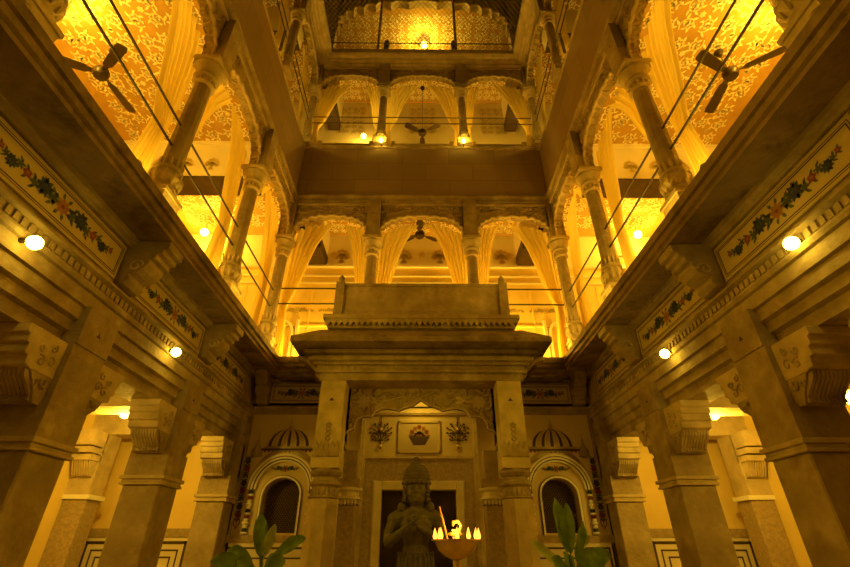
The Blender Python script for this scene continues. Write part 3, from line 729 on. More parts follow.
# ------------------------------------------------------------------ gallery columns and cusped arches
def gcolumn(F, u, z0, zc, zt, label, group, rs=.125, corner=False, fat=1.0):
    low = z0 > 9
    """z0 floor, zc top of capital, zt top of impost block"""
    n = 0
    t = thing('gallery_column', F(u, n, z0), label, 'column', group)
    hb = (zc - z0) * (.165 if not low else .07)
    zb = z0 + hb
    b = MB(F); w = .17 * fat; b.box(u - w, u + w, n - w, n + w, z0, zb - .05); b.box(u - w - .02, u + w + .02, n - w - .02, n + w + .02, zb - .05, zb); b.build('pedestal', STONE_L, t)
    b = MB(F); h = (zc - z0) * .125
    b.lathe(u, n, [(rs * 1.2, zb), (rs * 1.45, zb + h * .15), (rs * 1.2, zb + h * .25), (rs * 1.15, zb + h * .35), (rs * 1.5, zb + h * .6), (rs * 1.35, zb + h * .82), (rs * 1.05, zb + h * .9), (rs * 1.3, zb + h * .95), (rs * 1.3, zb + h * 1.05), (rs, zb + h * 1.15)], 18, 0)
    for i in range(12):
        a = 2 * pi * i / 12; b.ball((u + rs * 1.3 * cos(a), n + rs * 1.3 * sin(a), zb + h * .6), (rs * .28, rs * .28, h * .28), 0, 6, 5)
        b.ball((u + rs * 1.0 * cos(a), n + rs * 1.0 * sin(a), zb + h * 1.28), (rs * .2, rs * .2, h * .2), 0, 5, 4)
    b.build('vase_base', STONE_L, t, smooth=True)
    hc = .50 * (zc - z0) / 3.05 * fat
    b = MB(F)
    pr = []; K = 24
    for i in range(K): pass
    b.lathe(u, n, [(rs * 1.0, zb + h), (rs * .97, zb + h + .4), (rs * .9, zc - hc)], 12, 0); b.build('shaft', STONE, t)
    b = MB(F); zz = zc - hc
    b.lathe(u, n, [(rs * .9, zz), (rs * 1.2, zz + hc * .06), (rs * .95, zz + hc * .14), (rs * .95, zz + hc * .3), (rs * 1.35, zz + hc * .36), (rs * 1.35, zz + hc * .42), (rs * 1.0, zz + hc * .48), (rs * 1.15, zz + hc * .58), (rs * 1.65, zz + hc * .7), (rs * 1.7, zz + hc * .78), (rs * 1.3, zz + hc * .86)], 18, 0)
    for i in range(12):
        a = 2 * pi * i / 12; b.ball((u + rs * .95 * cos(a), n + rs * .95 * sin(a), zz + hc * .22), (rs * .22, rs * .22, hc * .09), 0, 5, 4)
    w = rs * 1.65; b.box(u - w, u + w, n - w, n + w, zc - hc * .15, zc); b.build('capital', STONE_L, t, smooth=True)
    b = MB(F); w = .145 if not corner else .06
    if corner: b.box(u - .15, u + .15, n - .1, n + .15, zc, zt, 0)
    else: b.box(u - w, u + w, n - .1, n + .2, zc, zt - .0, 0); b.box(u - w - .02, u + w + .02, n - .1, n + .22, zc, zc + .05, 0); b.box(u - .012, u + .012, n + .199, n + .203, zc + (zt - zc) * .6, zc + (zt - zc) * .6 + .03, 1)
    b.build('impost_block', [STONE, INKD], t)
    return t
def garch(F, u0, u1, spring, crown, ztop, label, group, lobes=13):
    b = MB(F); c = (u0 + u1) / 2; hwT = (u1 - u0) / 2 - .152; P = cusp_curve(hwT - .002, spring, crown - spring - .04, lobes, .04, 6)
    arch_plate(b, c, P, hwT, ztop, -.1, .06, 0, 1, .028)
    for s in (-1, 1):
        x = c + s * (hwT - .22)
        pts = [(x + .12 * (1 - i / 15) * cos(i * .6), .065, ztop - .2 + .12 * (1 - i / 15) * sin(i * .6)) for i in range(14)]; b.tube(pts, .014, 0, 4)
        for k in range(4): b.paint([([(p, q) for p, q in pp], 1) for pp, m in [leafp(x - s * (.1 + .09 * k), ztop - .12, pi / 2 * (1 + s) + .5 - .3 * k, .12, .03, 1)]], lambda a, z: (a, .067, z))
    b.box(u0 + .1, u1 - .1, .06, .09, ztop - .05, ztop, 1)
    tag(b.build('cusped_arch', [CARVE, STONE_L], smooth=True), label, 'arch', group)
def rods(F, u0, u1, zs, n, label, group, r=.016):
    t = thing('iron_railing', F((u0 + u1) / 2, n, zs[0]), label, 'railing', group)
    for z in zs:
        b = MB(F); b.tube([(u0, n, z), (u1, n, z)], r, 0, 6); b.build('rod', IRON, t)
def curtain(F, u0, dirn, span, ztop, zmid, zbot, arch, label, group, n=-.2, wt=.2, seed=0):
    """u0: column line, dirn +1 opens towards larger u; span: reach of the top edge"""
    R = random.Random(seed); ph = R.random() * 6; b = MB(F)
    def P(a, v):
        z = ztop - v * (ztop - zbot); tv = (ztop - z) / (ztop - zmid)
        if tv < 1: w = wt + (span - wt) * (1 - tv) ** .85 * (1 - .22 * sin(pi * tv))
        else: w = wt * (1 + .9 * min(1, (tv - 1) * 1.5))
        x = u0 + dirn * (.03 + a * w)
        amp = .035 + .02 * sin(3 * v + ph)
        y = n + amp * sin(a * 2 * pi * 6 + ph + .8 * sin(2.3 * v)) + .012 * sin(a * 71 + 5 * v)
        zt = z + (arch(x) - ztop if v == 0 else (arch(x) - ztop) * max(0, 1 - v * 5))
        return (x, y, zt)
    b.grid(P, 72, 26)
    o = tag(b.build('voile_curtain', CURT, recalc=False), label, 'curtain', group); 
    o.data.polygons.foreach_set('use_smooth', [True] * len(o.data.polygons)); return o
UY = (1.85, 3.9, 5.95, 8.0)
UX = (-3.04, -1.09, 1.09, 3.04)
yw = {1: 'above the nearest pillar', 2: 'above the middle pillar'}
for nm, F, s in SIDES:
    for i in (0, 1, 2):
        gcolumn(F, UY[i], 3.84, 6.76, 7.76, 'turned stone column of the %s first-floor gallery, %s' % (nm, ('at the edge of the frame', 'above the nearest pillar', 'above the middle pillar')[i]), 'first-floor gallery columns')
        gcolumn(F, UY[i], 9.74, 12.05, 13.0, 'slim stone column of the %s top gallery, %s' % (nm, ('nearest the camera', 'second from the back corner but one', 'next to the back corner')[i]), 'top gallery columns', .11)
    for i in range(3):
        w = ('nearest bay', 'middle bay', 'bay next to the back corner')[i]
        u0, u1 = UY[i], UY[i + 1]; c = (u0 + u1) / 2
        garch(F, u0, u1, 6.78, 7.42, 7.76, 'cusped stone arch of the %s first-floor gallery, %s' % (nm, w), 'first-floor cusped arches')
        garch(F, u0, u1, 12.05, 12.66, 13.0, 'cusped stone arch of the %s top gallery, %s' % (nm, w), 'top gallery cusped arches')
        A1 = lambda x, c=c: 6.84 + .52 * math.sqrt(max(0, 1 - ((x - c) / .98) ** 2))
        A2 = lambda x, c=c: 12.1 + .5 * math.sqrt(max(0, 1 - ((x - c) / .98) ** 2))
        for q, wq in ((1, 'nearer'), (-1, 'farther')):
            curtain(F, u0 + .06 if q > 0 else u1 - .06, q, .95, 7.5, 5.4, 4.0, A1, 'yellow voile curtain, %s one in the %s first-floor gallery, %s' % (wq, nm, w), 'first-floor curtains', seed=i + q + (5 if s > 0 else 0))
            curtain(F, u0 + .06 if q > 0 else u1 - .06, q, .9, 12.6, 10.9, 9.9, A2, 'yellow voile curtain, %s one in the %s top gallery, %s' % (wq, nm, w), 'top gallery curtains', seed=i + q + 9)
        rods(F, u0, u1, (5.03, 5.40), .0, 'pair of iron rods across the %s first-floor gallery, %s' % (nm, w), 'first-floor iron rod railings')
        rods(F, u0, u1, (10.66, 10.95), .0, 'pair of iron rods across the %s top gallery, %s' % (nm, w), 'top gallery iron rod railings', .013)
    # small finial knobs on the balcony edge
    for u, w in ((1.72, 'near the top corner of the frame'), (3.22, 'beside the nearest gallery column')):
        b = MB(F); b.box(u - .05, u + .05, .12, .22, 3.8, 3.98); b.lathe(u, .17, [(.04, 3.98), (.03, 4.0), (.065, 4.05), (.07, 4.1), (.05, 4.16), (.01, 4.19)], 12)
        tag(b.build('stone_finial', STONE, smooth=True), 'round stone knob on the %s balcony edge, %s' % (nm, w), 'finial', 'stone knobs on the balcony edges')
bays = ('left bay', 'centre bay', 'right bay')
for i, x in enumerate(UX):
    co = i in (0, 3); w = ('in the far left corner', 'left of the centre bay', 'right of the centre bay', 'in the far right corner')[i]
    gcolumn(FR_back, x, 3.84, 6.76, 7.76, 'turned stone column of the back first-floor gallery, %s' % w, 'first-floor gallery columns', corner=co)
    gcolumn(FR_back, x, 9.74, 12.05, 13.0, 'slim stone column of the back top gallery, %s' % w, 'top gallery columns', .11, corner=co)
for i in range(3):
    u0, u1 = UX[i], UX[i + 1]; c = (u0 + u1) / 2; w = bays[i]
    garch(FR_back, u0, u1, 6.78, 7.42, 7.76, 'cusped stone arch of the back first-floor gallery, %s' % w, 'first-floor cusped arches')
    garch(FR_back, u0, u1, 12.05, 12.66, 13.0, 'cusped stone arch of the back top gallery, %s' % w, 'top gallery cusped arches')
    A1 = lambda x, c=c: 6.84 + .52 * math.sqrt(max(0, 1 - ((x - c) / .98) ** 2))
    A2 = lambda x, c=c: 12.1 + .5 * math.sqrt(max(0, 1 - ((x - c) / .98) ** 2))
    for q, wq in ((1, 'left'), (-1, 'right')):
        sp = (.92, .62)[(i == 0 and q == -1) or (i == 2 and q == 1)]
        curtain(FR_back, u0 + .06 if q > 0 else u1 - .06, q, sp, 7.5, 5.2, 4.0, A1, 'yellow voile curtain on the %s side of the back first-floor gallery, %s' % (wq, w), 'first-floor curtains', wt=.14, seed=20 + i * 2 + q)
        curtain(FR_back, u0 + .06 if q > 0 else u1 - .06, q, .9 if sp > .7 else .5, 12.6, 10.7, 9.9, A2, 'yellow voile curtain on the %s side of the back top gallery, %s' % (wq, w), 'top gallery curtains', wt=.12, seed=30 + i * 2 + q)
    rods(FR_back, u0, u1, (5.14, 5.50), .0, 'pair of iron rods across the back first-floor gallery, %s' % w, 'first-floor iron rod railings')
    rods(FR_back, u0, u1, (11.38, 11.66) if False else (10.62, 10.86), .02, 'pair of iron rods across the back top gallery, %s' % w, 'top gallery iron rod railings', .013)
    b = MB(FR_back); b.box(u0 + .25, u1 - .25, -.42, -.34, 9.7, 10.22); b.box(u0 + .22, u1 - .22, -.44, -.32, 10.18, 10.24); 
    for uu in (u0 + .28, u1 - .28): b.box(uu - .07, uu + .07, -.45, -.31, 9.7, 10.32)
    tag(b.build('low_parapet', STONE_L), 'low stone parapet behind the rods of the back top gallery, %s' % w, 'parapet', 'low parapets of the top gallery')

# transverse ceiling beams, cream frieze over dark timber soffit
for nm, F, s in SIDES:
    for y0 in (2.1, 6.17):
        b = MB(F); b.box(y0, y0 + .5, -2.96, -.15, 6.88, 7.8, 0); b.box(y0 - .03, y0 + .53, -2.96, -.15, 7.72, 7.8, 0); b.box(y0 + .0, y0 + .5, -2.96, -.15, 6.84, 6.88, 1)
        for n in (-2.5, -2.0, -1.5, -1.0): b.paint([([(n + p, 7.12 + q) for p, q in pp], 2) for pp, m in bouquet(.3, .4, 2, 2, 2)], lambda a, z: (y0 - .003, a, z))
        tag(b.build('ceiling_beam', [CREAM, WOOD, bpy.data.materials['ochre_stencil']]), 'cream ceiling beam with dark timber soffit in the %s first-floor gallery, %s' % (nm, 'nearer the camera' if y0 < 5 else 'beyond the middle column'), 'beam', 'first-floor gallery ceiling beams')
    b = MB(F); b.box(6.3, 6.8, -2.96, -.15, 12.0, 13.1, 0); b.box(6.3, 6.8, -2.96, -.15, 11.96, 12.0, 1)
    tag(b.build('ceiling_beam', [CREAM, WOOD]), 'ceiling beam with dark soffit crossing the %s top gallery' % nm, 'beam', 'top gallery ceiling beams')
    b = MB(); x0, x1 = sorted((s * 2.36, s * 2.78)); b.box(x0, x1, 8.42, 9.2, 7.12, 7.8, 0); b.box(x0 - .01, x1 + .01, 8.40, 9.2, 6.84, 7.12, 1)
    tag(b.build('ceiling_beam', [CREAM, WOOD]), 'dark timber soffit beam in the %s bay of the back first-floor gallery' % nm, 'beam', 'first-floor gallery ceiling beams')
    b = MB(); x0, x1 = sorted((s * 2.52, s * 2.84)); b.box(x0, x1, 8.42, 9.2, 12.1, 13.1, 0); b.box(x0 - .01, x1 + .01, 8.40, 9.2, 11.78, 12.1, 1)
    tag(b.build('ceiling_beam', [CREAM, WOOD]), 'dark timber soffit beam in the %s bay of the back top gallery' % nm, 'beam', 'top gallery ceiling beams')
    b = MB(); arch_band(b, s * 3.2, .27, .33, 3.86, 5.0, .3, .36, 9.2, 9.12, 0); b.box(s * 3.2 - .27, s * 3.2 + .27, 9.17, 9.2, 3.86, 5.0, 1); b.box(s * 3.2 - .42, s * 3.2 - .36, 9.12, 9.2, 3.86, 5.35, 0); b.box(s * 3.2 + .36, s * 3.2 + .42, 9.12, 9.2, 3.86, 5.35, 0)
    struct(b.build('door_gallery_' + nm, [CREAM, YWALL]))

# ------------------------------------------------------------------ ceiling fans
def fan(c, ztop, R, rot, label, nb=3):
    t = thing('ceiling_fan', c, label, 'fan', 'brown ceiling fans'); x, y, z = c
    b = MB(); b.lathe(x, y, [(.03, z - .11), (.09, z - .10), (.115, z - .05), (.115, z + .02), (.09, z + .06), (.04, z + .09)], 18); b.build('motor', FANM, t, smooth=True)
    b = MB(); b.tube([(x, y, z + .08), (x, y, ztop)], .007, 0, 8); b.lathe(x, y, [(.03, ztop - .1), (.07, ztop - .03), (.07, ztop)], 12); b.build('down_rod', FANM, t, smooth=True)
    for k in range(nb):
        a = rot + 2 * pi * k / nb; d = Vector((cos(a), sin(a), 0)); e = Vector((-sin(a), cos(a), 0)); b = MB()
        top = []; C0 = Vector(c)
        sec = [(.10, .03), (.17, .035), (.22, .065), (R * .6, .075), (R * .9, .085), (R * .98, .07), (R, .04)]
        for r, w in sec:
            for q, zz in ((-1, -.012), (1, .016)):
                for th in (0, -.007): top.append(tuple(C0 + d * r + e * (q * w) + Vector((0, 0, zz + th - .01))))
        fs = []
        for i in range(len(sec) - 1):
            o = i * 4; fs += [(o, o + 2, o + 6, o + 4), (o + 1, o + 5, o + 7, o + 3), (o, o + 4, o + 5, o + 1), (o + 2, o + 3, o + 7, o + 6)]
        fs += [(0, 1, 3, 2), (len(top) - 4, len(top) - 2, len(top) - 1, len(top) - 3)]
        b.add(top, fs); b.build('blade', FANM, t)
fan((-5.04, 4.31, 7.25), 7.8, .74, radians(-37), 'brown three-bladed ceiling fan under the damask ceiling of the left gallery')
fan((4.83, 4.23, 7.25), 7.8, .74, radians(205), 'brown three-bladed ceiling fan under the damask ceiling of the right gallery')
fan((-.05, 8.6, 7.40), 7.8, .5, radians(30), 'small dark ceiling fan hanging in the centre bay of the back first-floor gallery')
fan((0, 8.65, 11.08), 13.1, .55, radians(-30), 'dark ceiling fan hanging low in the centre bay of the back top gallery')

# ------------------------------------------------------------------ lamps
def globe(c, r, ztop, label, power, group, m=BULB2, col=GOLD):
    t = thing('globe_lamp', c, label, 'lamp', group)
    b = MB(); b.ball(c, r, 0, 16, 12); b.build('glass_globe', m, t, smooth=True).visible_shadow = True
    b = MB(); b.tube([(c[0], c[1], c[2] + r), (c[0], c[1], ztop)], .012, 0, 6); b.lathe(c[0], c[1], [(.05, ztop - .03), (.05, ztop)], 10); b.build('stem', BRASS, t)
    light('globe_light', (c[0], c[1], c[2] - r - .03), power, col, .08, t)
for nm, F, s in SIDES:
    for (u, w) in ((2.84, 'nearest the camera'), (4.98, 'in the middle bay')):
        dz = 0
        if u < 4: u, dz = ((2.74, -.04) if s < 0 else (2.82, .05))
        FF = F; F = lambda a, bb, cc, dz=dz, G=FF: G(a, bb, cc + dz)
        c = F(u, .12, 2.84); t = thing('wall_spotlight', F(u, .02, 2.84), 'small blazing spotlight on the %s beam, %s' % (nm, w), 'spotlight', 'spotlights on the ground floor beams')
        b = MB(F); b.tube([(u, -.0, 2.86), (u, .10, 2.86)], .02, 0, 8); b.ball((u, .10, 2.86), .035, 0, 10, 6); b.build('mount', IRON, t)
        b = MB(); b.ball(tuple(c), .055, 0, 12, 8); b.build('bulb', BULB, t, smooth=True)
        lo = light('spot_light', F(u, .19, 2.84), P_SPOT, WARM, .05, t, 'SPOT'); lo.data.spot_size = radians(150); lo.data.spot_blend = .6
        lo.rotation_euler = Vector((-s * 1.0, -.15, -.25)).to_track_quat('-Z', 'Y').to_euler(); F = FF
    X = lambda v: s * v
    globe((X(4.0), 6.1, 2.42), .075, 3.0, 'round globe lamp hanging in the %s aisle behind the middle pillar' % nm, P_AISLE, 'aisle globe lamps')
    globe((X(4.3), 4.35, 2.12), .075, 3.0, 'round globe lamp hanging in the %s aisle at the edge of the frame' % nm, P_AISLE * .5, 'aisle globe lamps')
    globe((X(5.15), 3.35, 7.58), .10, 7.8, 'bright globe lamp on the damask ceiling of the %s gallery by the nearest bay' % nm, P_CEIL, 'first-floor ceiling globe lamps')
    globe((X(5.25), 8.6, 7.42), .10, 7.8, 'bright globe lamp on the ceiling in the far %s corner of the gallery' % nm, P_CEIL, 'first-floor ceiling globe lamps')
def uplight(loc, label, group, power, q=1.0):
    t = thing('floor_uplight', loc, label, 'floor lamp', group); x, y, z = loc
    b = MB(); b.lathe(x, y, [(.05, z), (.055, z + .02 * q), (.03, z + .05 * q), (.05, z + .09 * q), (.055, z + .13 * q)], 12); b.build('housing', IRON, t, smooth=True)
    b = MB(); b.ball((x, y, z + .15 * q), (.04, .04, .03), 0, 10, 6); b.build('bulb', BULB, t, smooth=True)
    light('uplight_light', (x, y, z + .15 * q + .07), power, GOLD, .04, t)
for nm, F, s in SIDES:
    for i, u in ((1, 3.9), (2, 5.95)):
        uplight(tuple(F(u - .1, -.9, 3.86)), 'added floor uplight hidden inside the %s gallery behind the column %s' % (nm, yw[i]), 'added first-floor uplights', P_UP)  # unseen lamp, there only to brighten the gallery interior
        uplight(tuple(F(u - .05, .30, 3.80)), 'small uplight on the %s slab edge at the column %s' % (nm, yw[i]), 'slab edge uplights', 9, .5)
    uplight(tuple(F(5.95, -.32, 9.7)), 'floor uplight in the %s top gallery' % nm, 'top gallery uplights', P_UP2)
for x, w in ((-2.1, 'left'), (.75, 'centre'), (2.1, 'right')):
    uplight((x, 8.75, 3.86), 'added hidden floor uplight in the %s bay of the back first-floor gallery' % w, 'added first-floor uplights', P_UP * 1.7)  # lamps added below the sight line to brighten the back gallery
for x, w in ((-1.05, 'left'), (1.05, 'right')):
    t = thing('clamp_lamp', (x, 7.80, 9.70), 'small bare lamp clamped at the foot of the %s column of the back top gallery' % w, 'lamp', 'lamps at the feet of the top gallery columns')
    b = MB(); b.tube([(x, 7.94, 9.70), (x, 7.80, 9.70)], .012, 0, 6); b.build('arm', IRON, t)
    b = MB(); b.ball((x, 7.79, 9.74), (.05, .05, .06), 0, 10, 8); b.build('bulb', BULB, t, smooth=True)
    light('clamp_light', (x, 7.74, 9.86), 5, GOLD, .04, t)
for x, w in ((-2.3, 'left'), (.95, 'centre'), (2.3, 'right')):
    uplight((x, 8.85, 9.7), 'floor uplight in the %s bay of the back top gallery' % w, 'top gallery uplights', P_UP2)
globe((-1.72, 8.95, 11.25), .08, 13.1, 'round glowing globe lamp in the left bay of the back top gallery', P_UP2 * .6, 'top gallery globe lamp')

globe((0, 7.45, 3.08), .06, 3.2, 'small added globe lamp hidden under the portico ceiling behind the cusped screen', 9, 'added portico lamp')  # lamp added out of sight to brighten the shrine surround
# ------------------------------------------------------------------ roof pavilion, poles and bird net
b = MB()
Pp = cusp_curve(2.78, 15.35, 1.75, 15, .13, 6)
bb = MB(lambda u, n, z: Vector((u, 8.25 - n, z))); arch_plate(bb, 0, Pp, 3.6, 18.5, -.15, .1, 0, 1, .05)
bb.box(-3.6, -2.82, -.15, .1, 13.4, 15.4, 0); bb.box(2.82, 3.6, -.15, .1, 13.4, 15.4, 0)
tag(bb.build('pavilion_arch', [STONE, STONE_L], smooth=True), 'wide cusped arch of the lit roof pavilion seen through the net', 'arch')
b = MB(); b.box(-4, 4, 8.3, 11.5, 17.3, 17.45, 0); damask(b, -3.4, 3.4, 8.4, 11.3, lambda u, n: (u, n, 17.296)); struct(b.build('ceiling_pavilion', [CEILB, CEILF]))
b = MB(); b.box(-4, 4, 11.3, 11.45, 13.4, 17.3); struct(b.build('wall_pavilion', CREAM))
b = MB(); b.box(-6.1, 6.1, 8.05, 11.4, 13.3, 13.42); struct(b.build('floor_pavilion', STONE))
t = thing('roof_railing', (0, 7.75, 13.42), 'dark iron railing with stubby posts along the roof edge', 'railing')
for z in (13.62, 13.95): b = MB(); b.tube([(-2.7, 7.75, z), (2.7, 7.75, z)], .018, 0, 6); b.build('rod', IRON, t)
b = MB(); b.box(-2.7, 2.7, 7.7, 7.8, 13.42, 13.56); b.build('base_rail', IRON, t)
for x in (-1.08, .93): b = MB(); b.lathe(x, 7.75, [(.09, 13.56), (.09, 13.95), (.06, 14.05), (.02, 14.1)], 10); b.build('post', IRON, t)
for x, w in ((-1.32, 'left'), (.98, 'right')):
    b = MB(); b.tube([(x, 7.66, 13.42), (x, 7.66, 17.0)], .04, 0, 8); tag(b.build('net_pole', mat('rust_paint', (.2, .07, .03), .6, .2, 8, .1)), 'thin reddish pole holding the bird net, %s one of the two' % w, 'pole', 'poles holding the bird net')
b = MB()
def strand(p, q, r=.007):
    b.tube([p, q], r, 0, 3)
x0, x1, y0, y1, zn = -2.66, 2.66, 3.0, 7.62, 13.44
st = .13; k = -int((y1 - y0) / st)
while x0 + k * st < x1:
    a = x0 + k * st; p = [a, y0]; q = [a + (y1 - y0), y1]
    if p[0] < x0: p = [x0, y0 + (x0 - a)]
    if q[0] > x1: q = [x1, y0 + (x1 - a)]
    if q[1] > p[1]:
        strand((p[0], p[1], zn), (q[0], q[1], zn)); strand((-p[0], p[1], zn + .004), (-q[0], q[1], zn + .004))
    k += 1
o = tag(b.build('bird_net', NETM), 'fine diamond bird net stretched over the open courtyard roof', 'net'); o['kind'] = 'stuff'
globe((.05, 9.6, 17.0), .12, 17.3, 'bright lamp on the patterned ceiling of the roof pavilion', P_PAV, 'pavilion lamp')
# unseen lamps added behind the camera to fill the courtyard with light
for x in (-2.2, 2.2): globe((x, -1.6, 4.6), .12, 5.0, 'added fill globe lamp on the unseen entrance side of the courtyard, %s' % ('left' if x < 0 else 'right'), P_FILL, 'added fill lamps behind the camera')
b = MB(); b.box(-3.2, 3.2, -3.2, -3.0, 0, 13.4); b.box(-3.0, 3.0, -3.0, -1.2, 5.0, 5.2); struct(b.build('wall_front', STONE))

# ------------------------------------------------------------------ statue
def remesh(o, v=.009, sm=4):
    m = o.modifiers.new('r', 'REMESH'); m.mode = 'VOXEL'; m.voxel_size = v; m.use_smooth_shade = True
    m2 = o.modifiers.new('s', 'SMOOTH'); m2.iterations = sm; m2.factor = .5
SX, SY = -.055, 6.1
t = thing('stone_statue', (SX, SY, 0), 'dark carved stone deity statue with tall tiered crown standing before the shrine door', 'statue')
b = MB()
B = lambda x, y, z, r, m=0: b.ball((SX + x, SY + y, z), r, 0, 16, 12)
T = lambda pts, r: b.tube([(SX + x, SY + y, z) for x, y, z in pts], r, 0, 12)
B(0, 0, 1.47, (.15, .15, .19)); B(0, -.02, 1.39, (.125, .13, .12))                      # head
T([(0, .01, 1.34), (0, .01, 1.18)], [.085, .1])                                          # neck
T([(-.24, 0, 1.15), (0, 0, 1.19), (.24, 0, 1.15)], [.095, .12, .095])
T([(0, 0, 1.17), (0, -.01, 1.02), (0, 0, .88), (0, 0, .75)], [.17, .19, .145, .17]); B(-.09, -.06, 1.06, (.1, .1, .09)); B(.09, -.06, 1.06, (.1, .1, .09))
B(0, 0, .70, (.2, .14, .14))
for s in (-1, 1):
    T([(s * .1, 0, .68), (s * .11, -.03, .42), (s * .10, 0, .2)], [.12, .095, .065]); B(s * .11, -.07, .175, (.06, .13, .045))
for s in (-1, 1): B(s * .25, 0, 1.14, (.10, .10, .09)); B(s * .315, -.05, .90, (.065, .07, .065))
# eyes, nose, mouth, ears
for s in (-1, 1): B(s * .052, -.135, 1.485, (.032, .018, .016)); B(s * .055, -.13, 1.52, (.04, .016, .008)); B(s * .14, 0, 1.45, (.02, .04, .06)); B(s * .06, -.105, 1.42, (.045, .035, .04))
B(0, -.15, 1.45, (.022, .03, .035)); T([(0, -.14, 1.52), (0, -.155, 1.46)], [.012, .018]); B(0, -.14, 1.39, (.04, .018, .01)); B(0, -.138, 1.372, (.03, .018, .009)); B(0, -.115, 1.34, (.04, .035, .03))
# arms : both forearms folded up in front of the chest
T([(-.24, 0, 1.14), (-.315, -.02, .98), (-.325, -.05, .90)], [.095, .078, .062]); T([(-.325, -.05, .90), (-.22, -.20, .96), (-.10, -.25, 1.05)], [.062, .052, .036])
T([(.24, 0, 1.14), (.31, -.02, .99), (.30, -.06, .90)], [.095, .078, .062]); T([(.30, -.06, .90), (.18, -.2, .98), (.02, -.25, 1.07)], [.055, .045, .034])
for (hx, hz, s) in ((-.075, 1.075, 1), (.0, 1.10, -1)):
    B(hx, -.26, hz, (.04, .022, .045))
    for k in range(4):
        fx = hx - .03 + k * .02; l = (.05, .06, .055, .042)[k]
        T([(fx, -.265, hz + .03), (fx + s * .006, -.285, hz + .03 + l * .6), (fx + s * .012, -.275, hz + .03 + l)], [.0115, .0105, .009])
    T([(hx + s * .035, -.265, hz - .01), (hx + s * .06, -.28, hz + .02), (hx + s * .055, -.285, hz + .05)], [.013, .012, .01])
body = b.build('body', STATUE, t); remesh(body, .009, 2)
b = MB()
prof = [(.17, 1.53), (.183, 1.56), (.168, 1.575), (.176, 1.60), (.165, 1.61), (.17, 1.64), (.155, 1.65), (.158, 1.68), (.14, 1.69), (.14, 1.715), (.12, 1.725), (.115, 1.75), (.09, 1.76), (.08, 1.78), (.045, 1.79), (.028, 1.80), (.04, 1.825), (.03, 1.85), (.006, 1.865)]
b.lathe(SX, SY, prof, 20, 0)
for k in range(18): a = 2 * pi * k / 18; b.ball((SX + .168 * cos(a), SY + .168 * sin(a), 1.545), .02, 0, 6, 5)
b.build('crown', STATUE, t, smooth=True)
for s in (-1, 1):
    b = MB()
    for k in range(6):
        for j in range(3): b.ball((SX + s * (.135 + .01 * (k % 2)), SY - .07 + j * .06, 1.60 - k * .05), (.032, .035, .032), 0, 8, 6)
    b.build('hair_curls', STATUE, body, smooth=True)
    b = MB(); b.lathe(SX + s * .175, SY - .05, [(.01, 1.33), (.04, 1.31), (.052, 1.27), (.04, 1.23), (.01, 1.21)], 12); b.build('earring', STATUE, body, smooth=True)
    b = MB()
    for k in range(14):
        a = 2 * pi * k / 14; b.ball((SX + s * .285 + .07 * cos(a), SY + .07 * sin(a), 1.04), .014, 0, 6, 4)
    b.build('armlet', STATUE, body)
b = MB()
for R_, z0, yy in ((.13, 1.17, .15), (.16, 1.12, .185)):
    for k in range(19):
        a = pi * (k / 18); b.ball((SX + R_ * cos(a), SY - yy * sin(a) * .95 - .02, z0 - .1 * sin(a)), .014, 0, 6, 4)
b.build('necklace', STATUE, t)
b = MB(); b.tube([(SX - .16, SY - .27, 1.02), (SX + .0, SY - .30, 1.13), (SX + .02, SY - .29, 1.19)], [.013, .015, .017], 0, 8); b.build('held_staff', STATUE, t)
b = MB()
b.lathe(SX, SY, [(.185, .80), (.2, .76), (.21, .7), (.235, .5), (.25, .32)], 24, 0, sq=.75)
for k in range(24): a = 2 * pi * k / 24; b.tube([(SX + .2 * cos(a), SY + .16 * sin(a), .77), (SX + .245 * cos(a), SY + .19 * sin(a), .34)], .012, 0, 4)
for k in range(22): a = 2 * pi * k / 22; b.ball((SX + .2 * cos(a), SY + .155 * sin(a), .79), .018, 0, 6, 4)
b.build('garment', STATUE, t, smooth=True)
b = MB(); b.lathe(SX, SY, [(.34, 0), (.34, .05), (.28, .08), (.28, .11), (.32, .13), (.32, .155)], 24); b.build('plinth', STATUE, t, smooth=True)

# ------------------------------------------------------------------ brass oil lamp with burning wicks
LX, LY = .335, 4.8
t = thing('brass_oil_lamp', (LX, LY, 0), 'tall brass oil lamp bowl with burning wicks in front of the statue', 'oil lamp')
b = MB(); b.lathe(LX, LY, [(.03, .74), (.06, .75), (.12, .775), (.17, .82), (.19, .86), (.20, .885), (.235, .895), (.235, .905), (.2, .90), (.16, .84), (.05, .80)], 32); bowl = b.build('bowl', BRASS, t, smooth=True)
b = MB(); b.lathe(LX, LY, [(.18, 0), (.17, .04), (.08, .08), (.03, .14), (.045, .2), (.025, .25), (.025, .4), (.05, .44), (.025, .48), (.022, .6), (.045, .64), (.035, .68), (.04, .74)], 20); b.build('stand', BRASS, t, smooth=True)
b = MB()
pts = [(LX + .0, LY, .84), (LX + .01, LY, .93), (LX - .04, LY, .955), (LX - .035, LY, .97), (LX + .03, LY, .975), (LX + .05, LY, 1.02), (LX + .02, LY, 1.055), (LX - .025, LY, 1.045), (LX - .03, LY, 1.015)]
b.tube(pts, [.035, .028, .02, .02, .018, .016, .017, .02, .01], 0, 8); b.ball((LX - .01, LY, .95), (.07, .03, .022), 0, 10, 6); b.build('bird_handle', BRASS, bowl, smooth=True)
b = MB(); b.tube([(LX - .075, LY - .02, .88), (LX - .155, LY - .03, 1.18)], .009, 0, 6); b.build('incense_stick', mat('incense_paste', (.55, .3, .1), .8, .1, 9, 0), t)
